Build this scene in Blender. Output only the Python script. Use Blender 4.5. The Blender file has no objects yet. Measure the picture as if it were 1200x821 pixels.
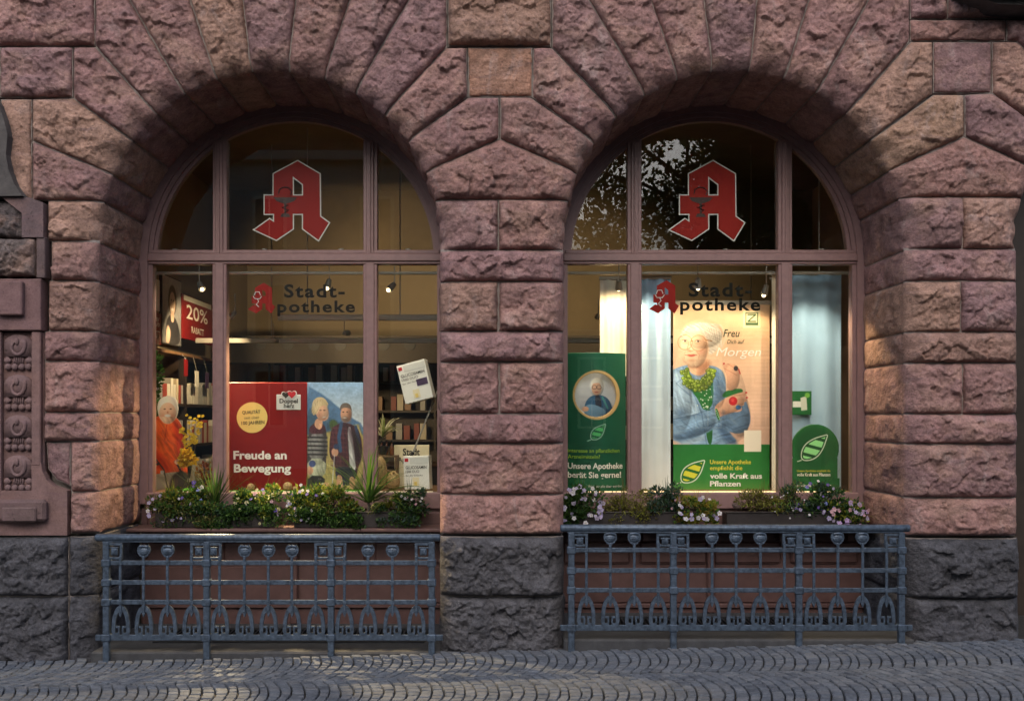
import bpy, bmesh, math, random
import numpy as np
from mathutils import Vector, Matrix
from mathutils.geometry import delaunay_2d_cdt

R = math.radians
sc = bpy.context.scene
col = sc.collection
random.seed(7)

# ------------------------------------------------------------------ camera
CAMD, CAMZ, F, VX, VY = 7.0, 1.69, 1120.0, 588.0, 490.0
cam_d = bpy.data.cameras.new('camera')
cam = bpy.data.objects.new('camera', cam_d); col.objects.link(cam)
cam.location = (0, -CAMD, CAMZ); cam.rotation_euler = (R(90), 0, 0)
cam_d.sensor_width = 36; cam_d.lens = 36 * F / 1200
cam_d.shift_x = 12 / 1200; cam_d.shift_y = (VY - 410.5) / 1200
cam_d.clip_start = 0.05; cam_d.clip_end = 800
sc.camera = cam
# ------------------------------------------------------------------ sky and sun (dusk, diffuse)
w = bpy.data.worlds.new('World'); sc.world = w; w.use_nodes = True
nt = w.node_tree
sky = nt.nodes.new('ShaderNodeTexSky'); sky.sky_type = 'NISHITA'; sky.sun_disc = False
SUN_EL, SUN_AZ = 40.0, 186.0
sky.sun_elevation = R(SUN_EL); sky.sun_rotation = R(SUN_AZ)
sky.air_density = 1.0; sky.dust_density = 3.0; sky.ozone_density = 2.0
bg = nt.nodes['Background']; bg.inputs['Strength'].default_value = 0.115
nt.links.new(sky.outputs[0], bg.inputs[0])
sun_d = bpy.data.lights.new('sun', 'SUN'); sun_d.energy = 0.85; sun_d.angle = R(60); sun_d.color = (1.0, 0.93, 0.86)
sun = bpy.data.objects.new('sun', sun_d); col.objects.link(sun)
sun.location = (0, -6, 12)
_a = R(SUN_AZ); _e = R(SUN_EL)
sdir = Vector((math.sin(_a) * math.cos(_e), math.cos(_a) * math.cos(_e), math.sin(_e)))
sun.rotation_euler = sdir.to_track_quat('Z', 'Y').to_euler()
sc.view_settings.view_transform = 'Standard'; sc.view_settings.look = 'None'
sc.view_settings.exposure = 0.72; sc.view_settings.gamma = 1.0
sc.render.engine = 'CYCLES'
sc.cycles.max_bounces = 8; sc.cycles.transparent_max_bounces = 16
sc.cycles.caustics_reflective = False; sc.cycles.caustics_refractive = False
sc.cycles.sample_clamp_indirect = 4.0

# ------------------------------------------------------------------ helpers
def W(px, py, y=0.0):
    s = (CAMD + y) / F
    return Vector(((px - VX) * s, y, CAMZ + (VY - py) * s))
def lin(c):
    c = np.asarray(c, float) / 255.0
    return np.where(c <= 0.04045, c / 12.92, ((c + 0.055) / 1.055) ** 2.4)

class MB:
    def __init__(s): s.v = []; s.f = []; s.c = []; s.cur = None
    def add(s, vs, fs):
        o = len(s.v); s.v += [tuple(p) for p in vs]
        for f in fs:
            s.f.append(tuple(i + o for i in f)); s.c.append(s.cur)
        return s
    def box(s, a, b, bev=0.0):
        x0, y0, z0 = a; x1, y1, z1 = b
        x0, x1 = min(x0, x1), max(x0, x1); y0, y1 = min(y0, y1), max(y0, y1); z0, z1 = min(z0, z1), max(z0, z1)
        if bev <= 0:
            vs = [(x, y, z) for z in (z0, z1) for y in (y0, y1) for x in (x0, x1)]
            fs = [(0, 2, 3, 1), (4, 5, 7, 6), (0, 1, 5, 4), (2, 6, 7, 3), (0, 4, 6, 2), (1, 3, 7, 5)]
            return s.add(vs, fs)
        bm = bmesh.new(); bmesh.ops.create_cube(bm, size=1)
        for v in bm.verts:
            v.co = ((x0 + x1) / 2 + v.co.x * (x1 - x0), (y0 + y1) / 2 + v.co.y * (y1 - y0), (z0 + z1) / 2 + v.co.z * (z1 - z0))
        bmesh.ops.bevel(bm, geom=bm.edges[:], offset=bev, segments=1, affect='EDGES')
        bm.verts.index_update()
        s.add([v.co[:] for v in bm.verts], [[v.index for v in f.verts] for f in bm.faces]); bm.free()
        return s
    def prism(s, pts, y0, y1):                       # polygon (x,z) extruded along y
        n = len(pts)
        ar = sum(pts[i][0] * pts[(i + 1) % n][1] - pts[(i + 1) % n][0] * pts[i][1] for i in range(n))
        if ar < 0: pts = pts[::-1]
        if y0 > y1: y0, y1 = y1, y0
        vs = [(p[0], y0, p[1]) for p in pts] + [(p[0], y1, p[1]) for p in pts]
        fs = [tuple(range(n)), tuple(range(2 * n - 1, n - 1, -1))]
        fs += [(i, i + n, (i + 1) % n + n, (i + 1) % n) for i in range(n)]
        return s.add(vs, fs)
    def tube(s, path, r, n=8, cap=True):
        path = [Vector(p) for p in path]; rs = r if isinstance(r, (list, tuple)) else [r] * len(path)
        vs = []; up = None
        for i, p in enumerate(path):
            t = (path[min(i + 1, len(path) - 1)] - path[max(i - 1, 0)]).normalized()
            if up is None: up = Vector((0, 0, 1)) if abs(t.z) < 0.9 else Vector((0, 1, 0))
            a = t.cross(up).normalized(); b = a.cross(t).normalized(); up = b
            for k in range(n):
                an = 2 * math.pi * k / n
                vs.append(p + (a * math.cos(an) + b * math.sin(an)) * rs[i])
        fs = []
        for i in range(len(path) - 1):
            for k in range(n):
                fs.append((i * n + k, (i + 1) * n + k, (i + 1) * n + (k + 1) % n, i * n + (k + 1) % n))
        if cap:
            fs.append(tuple(range(n))); fs.append(tuple(range(len(path) * n - 1, (len(path) - 1) * n - 1, -1)))
        return s.add(vs, fs)
    def lathe(s, prof, c, axis='z', n=16):           # prof: (r, h)
        vs = []
        for r, h in prof:
            for k in range(n):
                a = 2 * math.pi * k / n
                if axis == 'z': vs.append((c[0] + r * math.cos(a), c[1] + r * math.sin(a), c[2] + h))
                else: vs.append((c[0] + r * math.cos(a), c[1] + h, c[2] + r * math.sin(a)))
        fs = []
        for i in range(len(prof) - 1):
            for k in range(n):
                q = (i * n + k, i * n + (k + 1) % n, (i + 1) * n + (k + 1) % n, (i + 1) * n + k)
                fs.append(q if axis == 'z' else q[::-1])
        a = tuple(range(n)); b = tuple(range((len(prof) - 1) * n, len(prof) * n))
        fs += [a[::-1], b] if axis == 'z' else [a, b[::-1]]
        return s.add(vs, fs)
    def ball(s, c, r, n=8, m=6, sq=(1, 1, 1)):
        prof = []
        vs = [(c[0], c[1], c[2] - r * sq[2])]
        for i in range(1, m):
            t = math.pi * i / m
            for k in range(n):
                a = 2 * math.pi * k / n
                vs.append((c[0] + r * sq[0] * math.sin(t) * math.cos(a), c[1] + r * sq[1] * math.sin(t) * math.sin(a), c[2] - r * sq[2] * math.cos(t)))
        vs.append((c[0], c[1], c[2] + r * sq[2])); L = len(vs) - 1
        fs = [(0, 1 + (k + 1) % n, 1 + k) for k in range(n)]
        for i in range(m - 2):
            for k in range(n):
                a = 1 + i * n; fs.append((a + k, a + (k + 1) % n, a + n + (k + 1) % n, a + n + k))
        a = 1 + (m - 2) * n
        fs += [(a + k, a + (k + 1) % n, L) for k in range(n)]
        return s.add(vs, fs)
    def quad(s, a, b, c, d): return s.add([a, b, c, d], [(0, 1, 2, 3)])
    def build(s, name, mat, parent=None, smooth=False, origin=None, color=None):
        me = bpy.data.meshes.new(name)
        vs = s.v
        if origin is not None: vs = [(p[0] - origin[0], p[1] - origin[1], p[2] - origin[2]) for p in vs]
        me.from_pydata(vs, [], s.f)
        if any(c is not None for c in s.c):
            at = me.color_attributes.new('Col', 'FLOAT_COLOR', 'CORNER')
            buf = []
            for f, c in zip(s.f, s.c):
                c = c or (0.5, 0.5, 0.5)
                buf += list((c[0], c[1], c[2], 1.0) * len(f))
            at.data.foreach_set('color', buf)
        return link(name, me, mat, parent, smooth, origin, color)

def link(name, me, mat, parent=None, smooth=False, origin=None, color=None):
    if mat is not None and not me.materials: me.materials.append(mat)
    if smooth: me.polygons.foreach_set('use_smooth', [True] * len(me.polygons))
    me.update()
    o = bpy.data.objects.new(name, me); col.objects.link(o)
    if origin is not None: o.location = origin
    if parent is not None:
        o.parent = parent
        o.matrix_parent_inverse = parent_world(parent).inverted()
    if color is not None: o.color = (*color, 1)
    return o
def parent_world(p):
    m = Matrix.LocRotScale(p.location, p.rotation_euler, p.scale)
    return (parent_world(p.parent) @ p.matrix_parent_inverse @ m) if p.parent else m
def tag(o, label, cat=None, group=None, kind=None):
    if label: o['label'] = label
    if cat: o['category'] = cat
    if group: o['group'] = group
    if kind: o['kind'] = kind
    return o
def thing(name, label, cat, loc=(0, 0, 0), group=None):
    o = bpy.data.objects.new(name, None); col.objects.link(o); o.location = loc; o.empty_display_size = 0.1
    return tag(o, label, cat, group)
def struct(o): o['kind'] = 'structure'; return o
def copy_tree(o, parent=None, offset=None):
    c = o.copy(); col.objects.link(c)
    if parent is not None: c.parent = parent
    if offset is not None: c.location = Vector(o.location) + Vector(offset)
    for ch in [x for x in bpy.data.objects if x.parent == o]:
        copy_tree(ch, c)
    return c

# ------------------------------------------------------------------ materials
def mat(name, color=(0.5, 0.5, 0.5), rough=0.6, metal=0.0, noise=0.0, nscale=20.0, bump=0.0, bscale=60.0, attr=None, emit=None, estr=0.0, spec=0.5, dark=None):
    m = bpy.data.materials.new(name); m.use_nodes = True
    t = m.node_tree; b = t.nodes['Principled BSDF']; L = t.links
    b.inputs['Roughness'].default_value = rough; b.inputs['Metallic'].default_value = metal
    b.inputs['Specular IOR Level'].default_value = spec
    b.inputs['Base Color'].default_value = (*color, 1)
    src = None
    if attr == 'Col':
        a = t.nodes.new('ShaderNodeVertexColor'); a.layer_name = 'Col'; src = a.outputs[0]
    elif attr == 'obj':
        a = t.nodes.new('ShaderNodeObjectInfo'); src = a.outputs['Color']
    tc = t.nodes.new('ShaderNodeTexCoord')
    if noise > 0:
        n = t.nodes.new('ShaderNodeTexNoise'); n.inputs['Scale'].default_value = nscale; n.inputs['Detail'].default_value = 6
        n.inputs['Roughness'].default_value = 0.65
        L.new(tc.outputs['Object'], n.inputs['Vector'])
        r = t.nodes.new('ShaderNodeMapRange'); r.inputs['From Min'].default_value = 0.3; r.inputs['From Max'].default_value = 0.7
        r.inputs['To Min'].default_value = 1 - noise; r.inputs['To Max'].default_value = 1 + noise
        L.new(n.outputs[0], r.inputs[0])
        mx = t.nodes.new('ShaderNodeMix'); mx.data_type = 'RGBA'; mx.blend_type = 'MULTIPLY'; mx.inputs[0].default_value = 1
        if src is not None: L.new(src, mx.inputs[6])
        else: mx.inputs[6].default_value = (*color, 1)
        cb = t.nodes.new('ShaderNodeCombineColor')
        for i in range(3): L.new(r.outputs[0], cb.inputs[i])
        L.new(cb.outputs[0], mx.inputs[7]); src = mx.outputs[2]
        rr = t.nodes.new('ShaderNodeMapRange'); rr.inputs['To Min'].default_value = max(0.05, rough - 0.12); rr.inputs['To Max'].default_value = min(1, rough + 0.12)
        L.new(n.outputs[0], rr.inputs[0]); L.new(rr.outputs[0], b.inputs['Roughness'])
    if src is not None: L.new(src, b.inputs['Base Color'])
    if bump > 0:
        n2 = t.nodes.new('ShaderNodeTexNoise'); n2.inputs['Scale'].default_value = bscale; n2.inputs['Detail'].default_value = 8
        L.new(tc.outputs['Object'], n2.inputs['Vector'])
        bp = t.nodes.new('ShaderNodeBump'); bp.inputs['Strength'].default_value = bump; bp.inputs['Distance'].default_value = 0.01
        L.new(n2.outputs[0], bp.inputs['Height']); L.new(bp.outputs[0], b.inputs['Normal'])
    if emit:
        b.inputs['Emission Color'].default_value = (*emit, 1); b.inputs['Emission Strength'].default_value = estr
    return m

def stone_mat(name, second, vein, fine=0.9, contrast=1.0, pale=None):
    m = bpy.data.materials.new(name); m.use_nodes = True
    t = m.node_tree; b = t.nodes['Principled BSDF']; L = t.links
    N = t.nodes.new
    b.inputs['Roughness'].default_value = 0.88; b.inputs['Specular IOR Level'].default_value = 0.25
    oi = N('ShaderNodeObjectInfo'); tc = N('ShaderNodeTexCoord')
    sc_ = N('ShaderNodeVectorMath'); sc_.operation = 'SCALE'; sc_.inputs[0].default_value = (37, 11, 53)
    L.new(oi.outputs['Random'], sc_.inputs['Scale'])
    ad = N('ShaderNodeVectorMath'); L.new(tc.outputs['Object'], ad.inputs[0]); L.new(sc_.outputs[0], ad.inputs[1])
    def noise(scale, detail=5, stretch=None, dist=0.0):
        src = ad.outputs[0]
        if stretch:
            mp = N('ShaderNodeMapping'); mp.inputs['Scale'].default_value = stretch; mp.inputs['Rotation'].default_value = (0, 0.3, 0)
            L.new(src, mp.inputs[0]); src = mp.outputs[0]
        n = N('ShaderNodeTexNoise'); n.inputs['Scale'].default_value = scale; n.inputs['Detail'].default_value = detail
        n.inputs['Roughness'].default_value = 0.62; n.inputs['Distortion'].default_value = dist
        L.new(src, n.inputs['Vector']); return n.outputs[0]
    def ramp(v, a, b_, lo=0.0, hi=1.0):
        r = N('ShaderNodeMapRange'); r.inputs[1].default_value = a; r.inputs[2].default_value = b_
        r.inputs[3].default_value = lo; r.inputs[4].default_value = hi; L.new(v, r.inputs[0]); return r.outputs[0]
    def mix(f, a, b_, mode='MIX'):
        x = N('ShaderNodeMix'); x.data_type = 'RGBA'; x.blend_type = mode
        for s, i in ((f, 0), (a, 6), (b_, 7)):
            if isinstance(s, (int, float)): x.inputs[i].default_value = s
            elif isinstance(s, tuple): x.inputs[i].default_value = (*s, 1)
            else: L.new(s, x.inputs[i])
        return x.outputs[2]
    c = mix(ramp(noise(2.6, 4, (1, 1, 1.6), 0.6), 0.48, 0.72, 0, 0.75), oi.outputs['Color'], second)
    c = mix(ramp(noise(5.5, 6, (0.6, 1, 3.0), 1.2), 0.56, 0.70, 0, 0.5), c, vein)
    if pale: c = mix(ramp(noise(4.2, 6, (1.6, 1, 0.8), 0.9), 0.58, 0.74, 0, 0.6), c, pale)
    v = ramp(noise(9, 7), 0.3, 0.72, 1 - 0.38 * contrast, 1 + 0.30 * contrast)
    v2 = ramp(noise(70, 5), 0.3, 0.7, 1 - 0.25 * contrast, 1 + 0.22 * contrast)
    pit = ramp(noise(38, 3), 0.30, 0.38, 0.55, 1.0)
    mul = N('ShaderNodeMath'); mul.operation = 'MULTIPLY'; L.new(v, mul.inputs[0]); L.new(v2, mul.inputs[1])
    mul2 = N('ShaderNodeMath'); mul2.operation = 'MULTIPLY'; L.new(mul.outputs[0], mul2.inputs[0]); L.new(pit, mul2.inputs[1])
    cb = N('ShaderNodeCombineColor')
    for i in range(3): L.new(mul2.outputs[0], cb.inputs[i])
    c = mix(1.0, c, cb.outputs[0], 'MULTIPLY')
    L.new(c, b.inputs['Base Color'])
    h1 = noise(28, 9, (1, 1, 1.3)); h2 = noise(110, 6)
    a1 = N('ShaderNodeMath'); a1.operation = 'MULTIPLY_ADD'; L.new(h2, a1.inputs[0]); a1.inputs[1].default_value = 0.35; L.new(h1, a1.inputs[2])
    a2 = N('ShaderNodeMath'); a2.operation = 'MULTIPLY_ADD'; L.new(pit, a2.inputs[0]); a2.inputs[1].default_value = 0.25; L.new(a1.outputs[0], a2.inputs[2])
    bp = N('ShaderNodeBump'); bp.inputs['Strength'].default_value = fine; bp.inputs['Distance'].default_value = 0.02
    L.new(a2.outputs[0], bp.inputs['Height']); L.new(bp.outputs[0], b.inputs['Normal'])
    return m

M = {}
M['stone'] = stone_mat('sandstone', (0.37, 0.235, 0.185), (0.19, 0.125, 0.135), 0.8, 1.05, (0.38, 0.30, 0.285))
M['smooth_stone'] = stone_mat('dressed_sandstone', (0.22, 0.13, 0.115), (0.16, 0.10, 0.11), 0.25, 0.6)
M['plinth'] = stone_mat('basalt_plinth', (0.088, 0.088, 0.098), (0.045, 0.047, 0.056), 1.1, 1.2)
M['cobble'] = stone_mat('granite_cobble', (0.140, 0.152, 0.174), (0.078, 0.088, 0.107), 0.4, 0.8)
M['mortar'] = mat('mortar', (0.27, 0.235, 0.215), 0.95, noise=0.3, nscale=15, bump=0.4, bscale=120)
M['joint'] = mat('joint_sand', (0.030, 0.028, 0.025), 0.95, noise=0.5, nscale=30, bump=0.6, bscale=150)
M['asphalt'] = mat('street_ground', (0.10, 0.098, 0.095), 0.9, noise=0.35, nscale=9, bump=0.6, bscale=40)
M['kerb'] = mat('kerb_stone', (0.045, 0.046, 0.050), 0.85, noise=0.35, nscale=14, bump=0.4, bscale=90)
M['frame'] = mat('window_paint', (0.22, 0.130, 0.122), 0.42, noise=0.12, nscale=18, bump=0.06, bscale=140)
M['panel'] = mat('panel_paint', (0.105, 0.056, 0.050), 0.45, noise=0.18, nscale=9, bump=0.08, bscale=140)
M['iron'] = mat('painted_iron', (0.066, 0.092, 0.130), 0.42, 0.35, noise=0.55, nscale=34, bump=0.25, bscale=110)
M['darkiron'] = mat('grate_iron', (0.03, 0.032, 0.035), 0.6, 0.5, noise=0.3, nscale=30)
M['corbel'] = mat('dark_corbel', (0.075, 0.068, 0.066), 0.9, noise=0.4, nscale=8, bump=0.5, bscale=50)  # dark colour holds the shade the scroll bracket stands in
M['print'] = mat('printed_card', rough=0.5, attr='Col')
M['leaf'] = mat('leaf', rough=0.5, attr='Col', spec=0.3)
M['obj'] = mat('painted', rough=0.55, attr='obj')
M['fabric'] = mat('banner_fabric', rough=0.8, attr='obj', bump=0.15, bscale=400, noise=0.04, nscale=6)
M['red'] = mat('red_card', (0.22, 0.009, 0.010), 0.4, spec=0.3)
M['emblem_red'] = mat('emblem_red', (0.36, 0.018, 0.013), 0.6, spec=0.2)
M['white'] = mat('white_vinyl', (0.78, 0.76, 0.72), 0.5)
M['black'] = mat('black_vinyl', (0.006, 0.0055, 0.005), 0.6, spec=0.2)
M['soil'] = mat('potting_soil', (0.03, 0.02, 0.014), 0.95, noise=0.5, nscale=40, bump=0.8, bscale=90)
M['trough'] = mat('planter_plastic', (0.022, 0.017, 0.016), 0.5, noise=0.3, nscale=20)
M['wood'] = mat('shelf_wood', (0.16, 0.085, 0.04), 0.55, noise=0.3, nscale=12)
M['darkwood'] = mat('dark_cabinet', (0.03, 0.02, 0.014), 0.55, noise=0.3, nscale=10)
M['plaster'] = mat('warm_plaster', (0.36, 0.29, 0.20), 0.9, noise=0.1, nscale=2)
M['ceiling'] = mat('timber_ceiling', (0.15, 0.115, 0.075), 0.8, noise=0.2, nscale=3)
M['floor'] = mat('shop_floor', (0.12, 0.085, 0.06), 0.4, noise=0.2, nscale=3)
M['metal'] = mat('white_metal', (0.36, 0.34, 0.31), 0.45, 0.2)
M['bulb'] = mat('bulb', (1, 0.9, 0.7), 0.3, emit=(1.0, 0.72, 0.40), estr=7)
M['led'] = mat('led_strip', (1, 0.9, 0.7), 0.3, emit=(1.0, 0.66, 0.32), estr=2.6)
M['twig'] = mat('wicker', (0.42, 0.27, 0.12), 0.7, noise=0.3, nscale=60)
M['bark'] = mat('bark', (0.06, 0.045, 0.035), 0.95, noise=0.4, nscale=8, bump=0.8, bscale=20)
M['grassmat'] = mat('artificial_grass', (0.08, 0.30, 0.02), 0.8, noise=0.4, nscale=90, bump=0.8, bscale=200)
M['facade'] = mat('far_facade', (0.55, 0.48, 0.38), 0.9, noise=0.12, nscale=1.5)
M['farglass'] = mat('far_glass', (0.02, 0.025, 0.03), 0.08)
M['roof'] = mat('roof_tile', (0.12, 0.045, 0.03), 0.8, noise=0.3, nscale=5)
def leaf_mat():
    m = M['leaf']; t = m.node_tree; L = t.links; b = t.nodes['Principled BSDF']; o = [n for n in t.nodes if n.type == 'OUTPUT_MATERIAL'][0]
    tr = t.nodes.new('ShaderNodeBsdfTranslucent'); mx = t.nodes.new('ShaderNodeMixShader'); mx.inputs[0].default_value = 0.35
    L.new(b.inputs['Base Color'].links[0].from_socket, tr.inputs[0]); L.new(b.outputs[0], mx.inputs[1]); L.new(tr.outputs[0], mx.inputs[2]); L.new(mx.outputs[0], o.inputs[0])
leaf_mat()
def glass(name, tint=(0.93, 0.95, 0.93)):
    m = bpy.data.materials.new(name); m.use_nodes = True
    t = m.node_tree; t.nodes.clear(); N = t.nodes.new
    o = N('ShaderNodeOutputMaterial'); mx = N('ShaderNodeMixShader'); tr = N('ShaderNodeBsdfTransparent'); gl = N('ShaderNodeBsdfGlossy'); fr = N('ShaderNodeFresnel')
    tr.inputs[0].default_value = (*tint, 1); gl.inputs['Roughness'].default_value = 0.0; fr.inputs[0].default_value = 1.5
    L = t.links
    ge = N('ShaderNodeNewGeometry'); mr = N('ShaderNodeMapRange'); mr.inputs[3].default_value = 1.5; mr.inputs[4].default_value = 1 / 1.5
    L.new(ge.outputs['Backfacing'], mr.inputs[0]); L.new(mr.outputs[0], fr.inputs[0])   # same reflectance from either side of the sheet
    L.new(fr.outputs[0], mx.inputs[0]); L.new(tr.outputs[0], mx.inputs[1]); L.new(gl.outputs[0], mx.inputs[2]); L.new(mx.outputs[0], o.inputs[0])
    return m
M['glass'] = glass('window_glass')
M['bottle'] = mat('bottle_glass', (0.16, 0.05, 0.015), 0.12)

# ------------------------------------------------------------------ numpy noise
def _h(ix, iy, seed):
    n = (ix.astype(np.int64) * 374761393 + iy.astype(np.int64) * 668265263 + seed * 974634777) & 0x7fffffff
    n = ((n ^ (n >> 13)) * 1274126177) & 0x7fffffff
    n = (n ^ (n >> 16)) & 0xffffff
    return n / float(0xffffff)
def vn(x, y, seed=0):
    ix = np.floor(x); iy = np.floor(y); fx = x - ix; fy = y - iy
    ux = fx * fx * (3 - 2 * fx); uy = fy * fy * (3 - 2 * fy)
    a = _h(ix, iy, seed); b = _h(ix + 1, iy, seed); c = _h(ix, iy + 1, seed); d = _h(ix + 1, iy + 1, seed)
    return (a * (1 - ux) + b * ux) * (1 - uy) + (c * (1 - ux) + d * ux) * uy - 0.5
def fbm(x, y, seed=0, o=4, g=0.5):
    r = np.zeros_like(x); a = 1.0
    for k in range(o):
        r += a * vn(x, y, seed + k * 17); x = x * 2.03 + 5.1; y = y * 2.03 + 1.7; a *= g
    return r
def facets(x, y, cell, seed, amp, tilt):
    ix = np.floor(x / cell); iy = np.floor(y / cell)
    best = np.full(x.shape, 1e9); val = np.zeros_like(x)
    for dx in (-1, 0, 1):
        for dy in (-1, 0, 1):
            cx = ix + dx; cy = iy + dy
            fx = (cx + _h(cx, cy, seed)) * cell; fy = (cy + _h(cx, cy, seed + 1)) * cell
            d = (x - fx) ** 2 + (y - fy) ** 2
            h = (_h(cx, cy, seed + 2) - 0.5) * amp + (x - fx) * (_h(cx, cy, seed + 3) - 0.5) * tilt + (y - fy) * (_h(cx, cy, seed + 4) - 0.5) * tilt
            k = d < best
            best = np.where(k, d, best); val = np.where(k, h, val)
    return val

# ------------------------------------------------------------------ rock-faced stones
REVEAL = 0.845
SP = 0.0088
mortar = MB()
STONES = []
def stone(pw, flags, parent, seed, color, bulge=0.045, rough=1.0, material='stone', y_front=0.0, gap=0.0045, name='stone', back=0.11):
    """pw: world (x,z) polygon; flags[i]: 1 when edge i (p_i -> p_i+1) is a reveal running back to the window"""
    n = len(pw)
    ar = sum(pw[i][0] * pw[(i + 1) % n][1] - pw[(i + 1) % n][0] * pw[i][1] for i in range(n))
    if ar < 0:
        pw = pw[::-1]; flags = [flags[(n - 2 - i) % n] for i in range(n)]
    P = np.array(pw, float)
    # mortar bed: a narrow strip along every joint, dipping back with the stone towards a reveal
    for i in range(n):
        if flags[i]: continue
        a = P[i]; b = P[(i + 1) % n]; Ln = np.linalg.norm(b - a); t = (b - a) / max(1e-9, Ln); nr = np.array([-t[1], t[0]])
        f0, f1 = flags[i - 1], flags[(i + 1) % n]; vs_ = []; K = 14
        ts = 0.5 - 0.5 * np.cos(np.linspace(0, math.pi, K))
        for u in ts:
            yy = y_front + 0.010 + (0.060 * math.exp(-u * Ln / 0.045) if f0 else 0) + (0.060 * math.exp(-(1 - u) * Ln / 0.045) if f1 else 0)
            p = a + t * Ln * u; q = p + nr * 0.016; vs_ += [(p[0], yy, p[1]), (q[0], yy + 0.002, q[1])]
        mortar.add(vs_, [(2 * k, 2 * k + 2, 2 * k + 3, 2 * k + 1) for k in range(K - 1)])
    c0 = P.mean(axis=0)
    for i in range(n):
        if flags[i]:
            a = P[i]; b = P[(i + 1) % n]; t = (b - a) / max(1e-9, np.linalg.norm(b - a)); nr = np.array([-t[1], t[0]]) * 0.014
            mortar.add([(a[0] + nr[0], y_front + 0.075, a[1] + nr[1]), (b[0] + nr[0], y_front + 0.075, b[1] + nr[1]), (b[0] + nr[0], REVEAL + 0.01, b[1] + nr[1]), (a[0] + nr[0], REVEAL + 0.01, a[1] + nr[1])], [(0, 1, 2, 3)])
    # inset for joints
    Q = []
    lines = []
    for i in range(n):
        a = P[i]; b = P[(i + 1) % n]; t = (b - a) / np.linalg.norm(b - a); nr = np.array([-t[1], t[0]])
        g = 0.0 if flags[i] else gap
        lines.append((a + nr * g, t, nr))
    for i in range(n):
        p1, t1, _ = lines[i - 1]; p2, t2, _ = lines[i]
        den = t1[0] * t2[1] - t1[1] * t2[0]
        if abs(den) < 0.05: Q.append((p1 + t1 * np.linalg.norm(P[i] - P[i - 1]) + p2) / 2)
        else:
            s = ((p2 - p1)[0] * t2[1] - (p2 - p1)[1] * t2[0]) / den; Q.append(p1 + t1 * s)
    Q = np.array(Q)
    bpts = []; bflag = []
    for i in range(n):
        a = Q[i]; b = Q[(i + 1) % n]; Ln = np.linalg.norm(b - a); k = max(1, int(round(Ln / SP)))
        for j in range(k):
            bpts.append(a + (b - a) * j / k); bflag.append(flags[i])
    B = np.array(bpts); nb = len(B)
    # small wobble of the arrises
    nrm = np.roll(B, -1, 0) - np.roll(B, 1, 0); nrm = np.stack([-nrm[:, 1], nrm[:, 0]], 1); nrm /= np.linalg.norm(nrm, axis=1)[:, None] + 1e-9
    isr = np.array([bflag[i] or bflag[i - 1] for i in range(nb)], bool)
    wob = np.clip(fbm(B[:, 0] * 22, B[:, 1] * 22, seed, 3) * 0.010 + 0.002, -0.001, 0.010)
    B = B + nrm * np.where(isr, 0, wob)[:, None]
    mn = B.min(0); mx = B.max(0)
    gx, gz = np.meshgrid(np.arange(mn[0] + SP * 0.5, mx[0], SP), np.arange(mn[1] + SP * 0.5, mx[1], SP))
    gx = gx + (np.arange(gx.shape[0]) % 2)[:, None] * SP * 0.5
    G = np.stack([gx.ravel(), gz.ravel()], 1)
    ins = np.ones(len(G), bool)
    def edist(pts):
        ds = []
        for i in range(n):
            a = Q[i]; b = Q[(i + 1) % n]; ab = b - a; L2 = ab @ ab
            t = np.clip(((pts - a) @ ab) / L2, 0, 1)
            ds.append(np.linalg.norm(pts - (a + t[:, None] * ab), axis=1))
        return np.array(ds)
    x, y = G[:, 0], G[:, 1]; inside = np.zeros(len(G), bool)
    for i in range(n):
        a = Q[i]; b = Q[(i + 1) % n]
        cnd = ((a[1] > y) != (b[1] > y)) & (x < (b[0] - a[0]) * (y - a[1]) / (b[1] - a[1] + 1e-12) + a[0])
        inside ^= cnd
    ed = edist(G)
    G = G[inside & (ed.min(0) > SP * 1.05)]
    pts = [Vector(p) for p in B] + [Vector(p) for p in G]
    res = delaunay_2d_cdt(pts, [(i, (i + 1) % nb) for i in range(nb)], [], 1, 1e-6)
    V = np.array([(v.x, v.y) for v in res[0]]); tris = res[2]
    # height
    ed = edist(V)
    m = np.ones(len(V)); dmin = ed.min(0)
    for i in range(n):
        nr = -lines[i][2]
        r = 0.015
        if nr[1] > 0.5: r = 0.025
        elif nr[1] < -0.5: r = 0.014
        if flags[i]: r = 0.075 if nr[1] < -0.4 else 0.055
        m *= 1 - 0.92 * np.exp(-ed[i] / r)
    sx = V[:, 0] + seed * 3.17; sz = V[:, 1] + seed * 1.73
    wx = sx + 0.05 * fbm(sx * 9, sz * 9, seed, 3); wz = sz + 0.05 * fbm(sx * 9 + 40, sz * 9, seed + 5, 3)
    big = fbm(sx * 3.1, sz * 3.6, seed + 9, 3)
    h = bulge * (1 + 0.55 * big) + rough * (facets(wx * 0.72, wz, 0.105, seed + 3, 0.030, 0.36) + facets(wx, wz, 0.045, seed + 21, 0.011, 0.42) + 0.015 * fbm(sx * 24, sz * 24, seed + 31, 5, 0.62))
    # bedding ledges, pits and chipped spots
    led = (wz * 7.5 + 0.5 * fbm(sx * 2.2, sz * 5, seed + 71, 3)) % 1.0
    h = h + rough * 0.010 * (led - 0.5) * np.clip(fbm(sx * 2.5, sz * 3.5, seed + 77, 3) * 3.0, 0, 1)
    pn = vn(sx * 34, sz * 34, seed + 81) + 0.6 * vn(sx * 5, sz * 5, seed + 83)
    h = h - rough * 0.012 * np.clip((pn - 0.42) * 6, 0, 1)
    h = np.maximum(h, 0.004)
    H = -0.006 + h * m + 0.006 * m
    for i in range(n):
        if flags[i]: H = H - 0.055 * np.exp(-ed[i] / 0.045)
    Y = y_front - H
    cen = V.mean(0)
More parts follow.
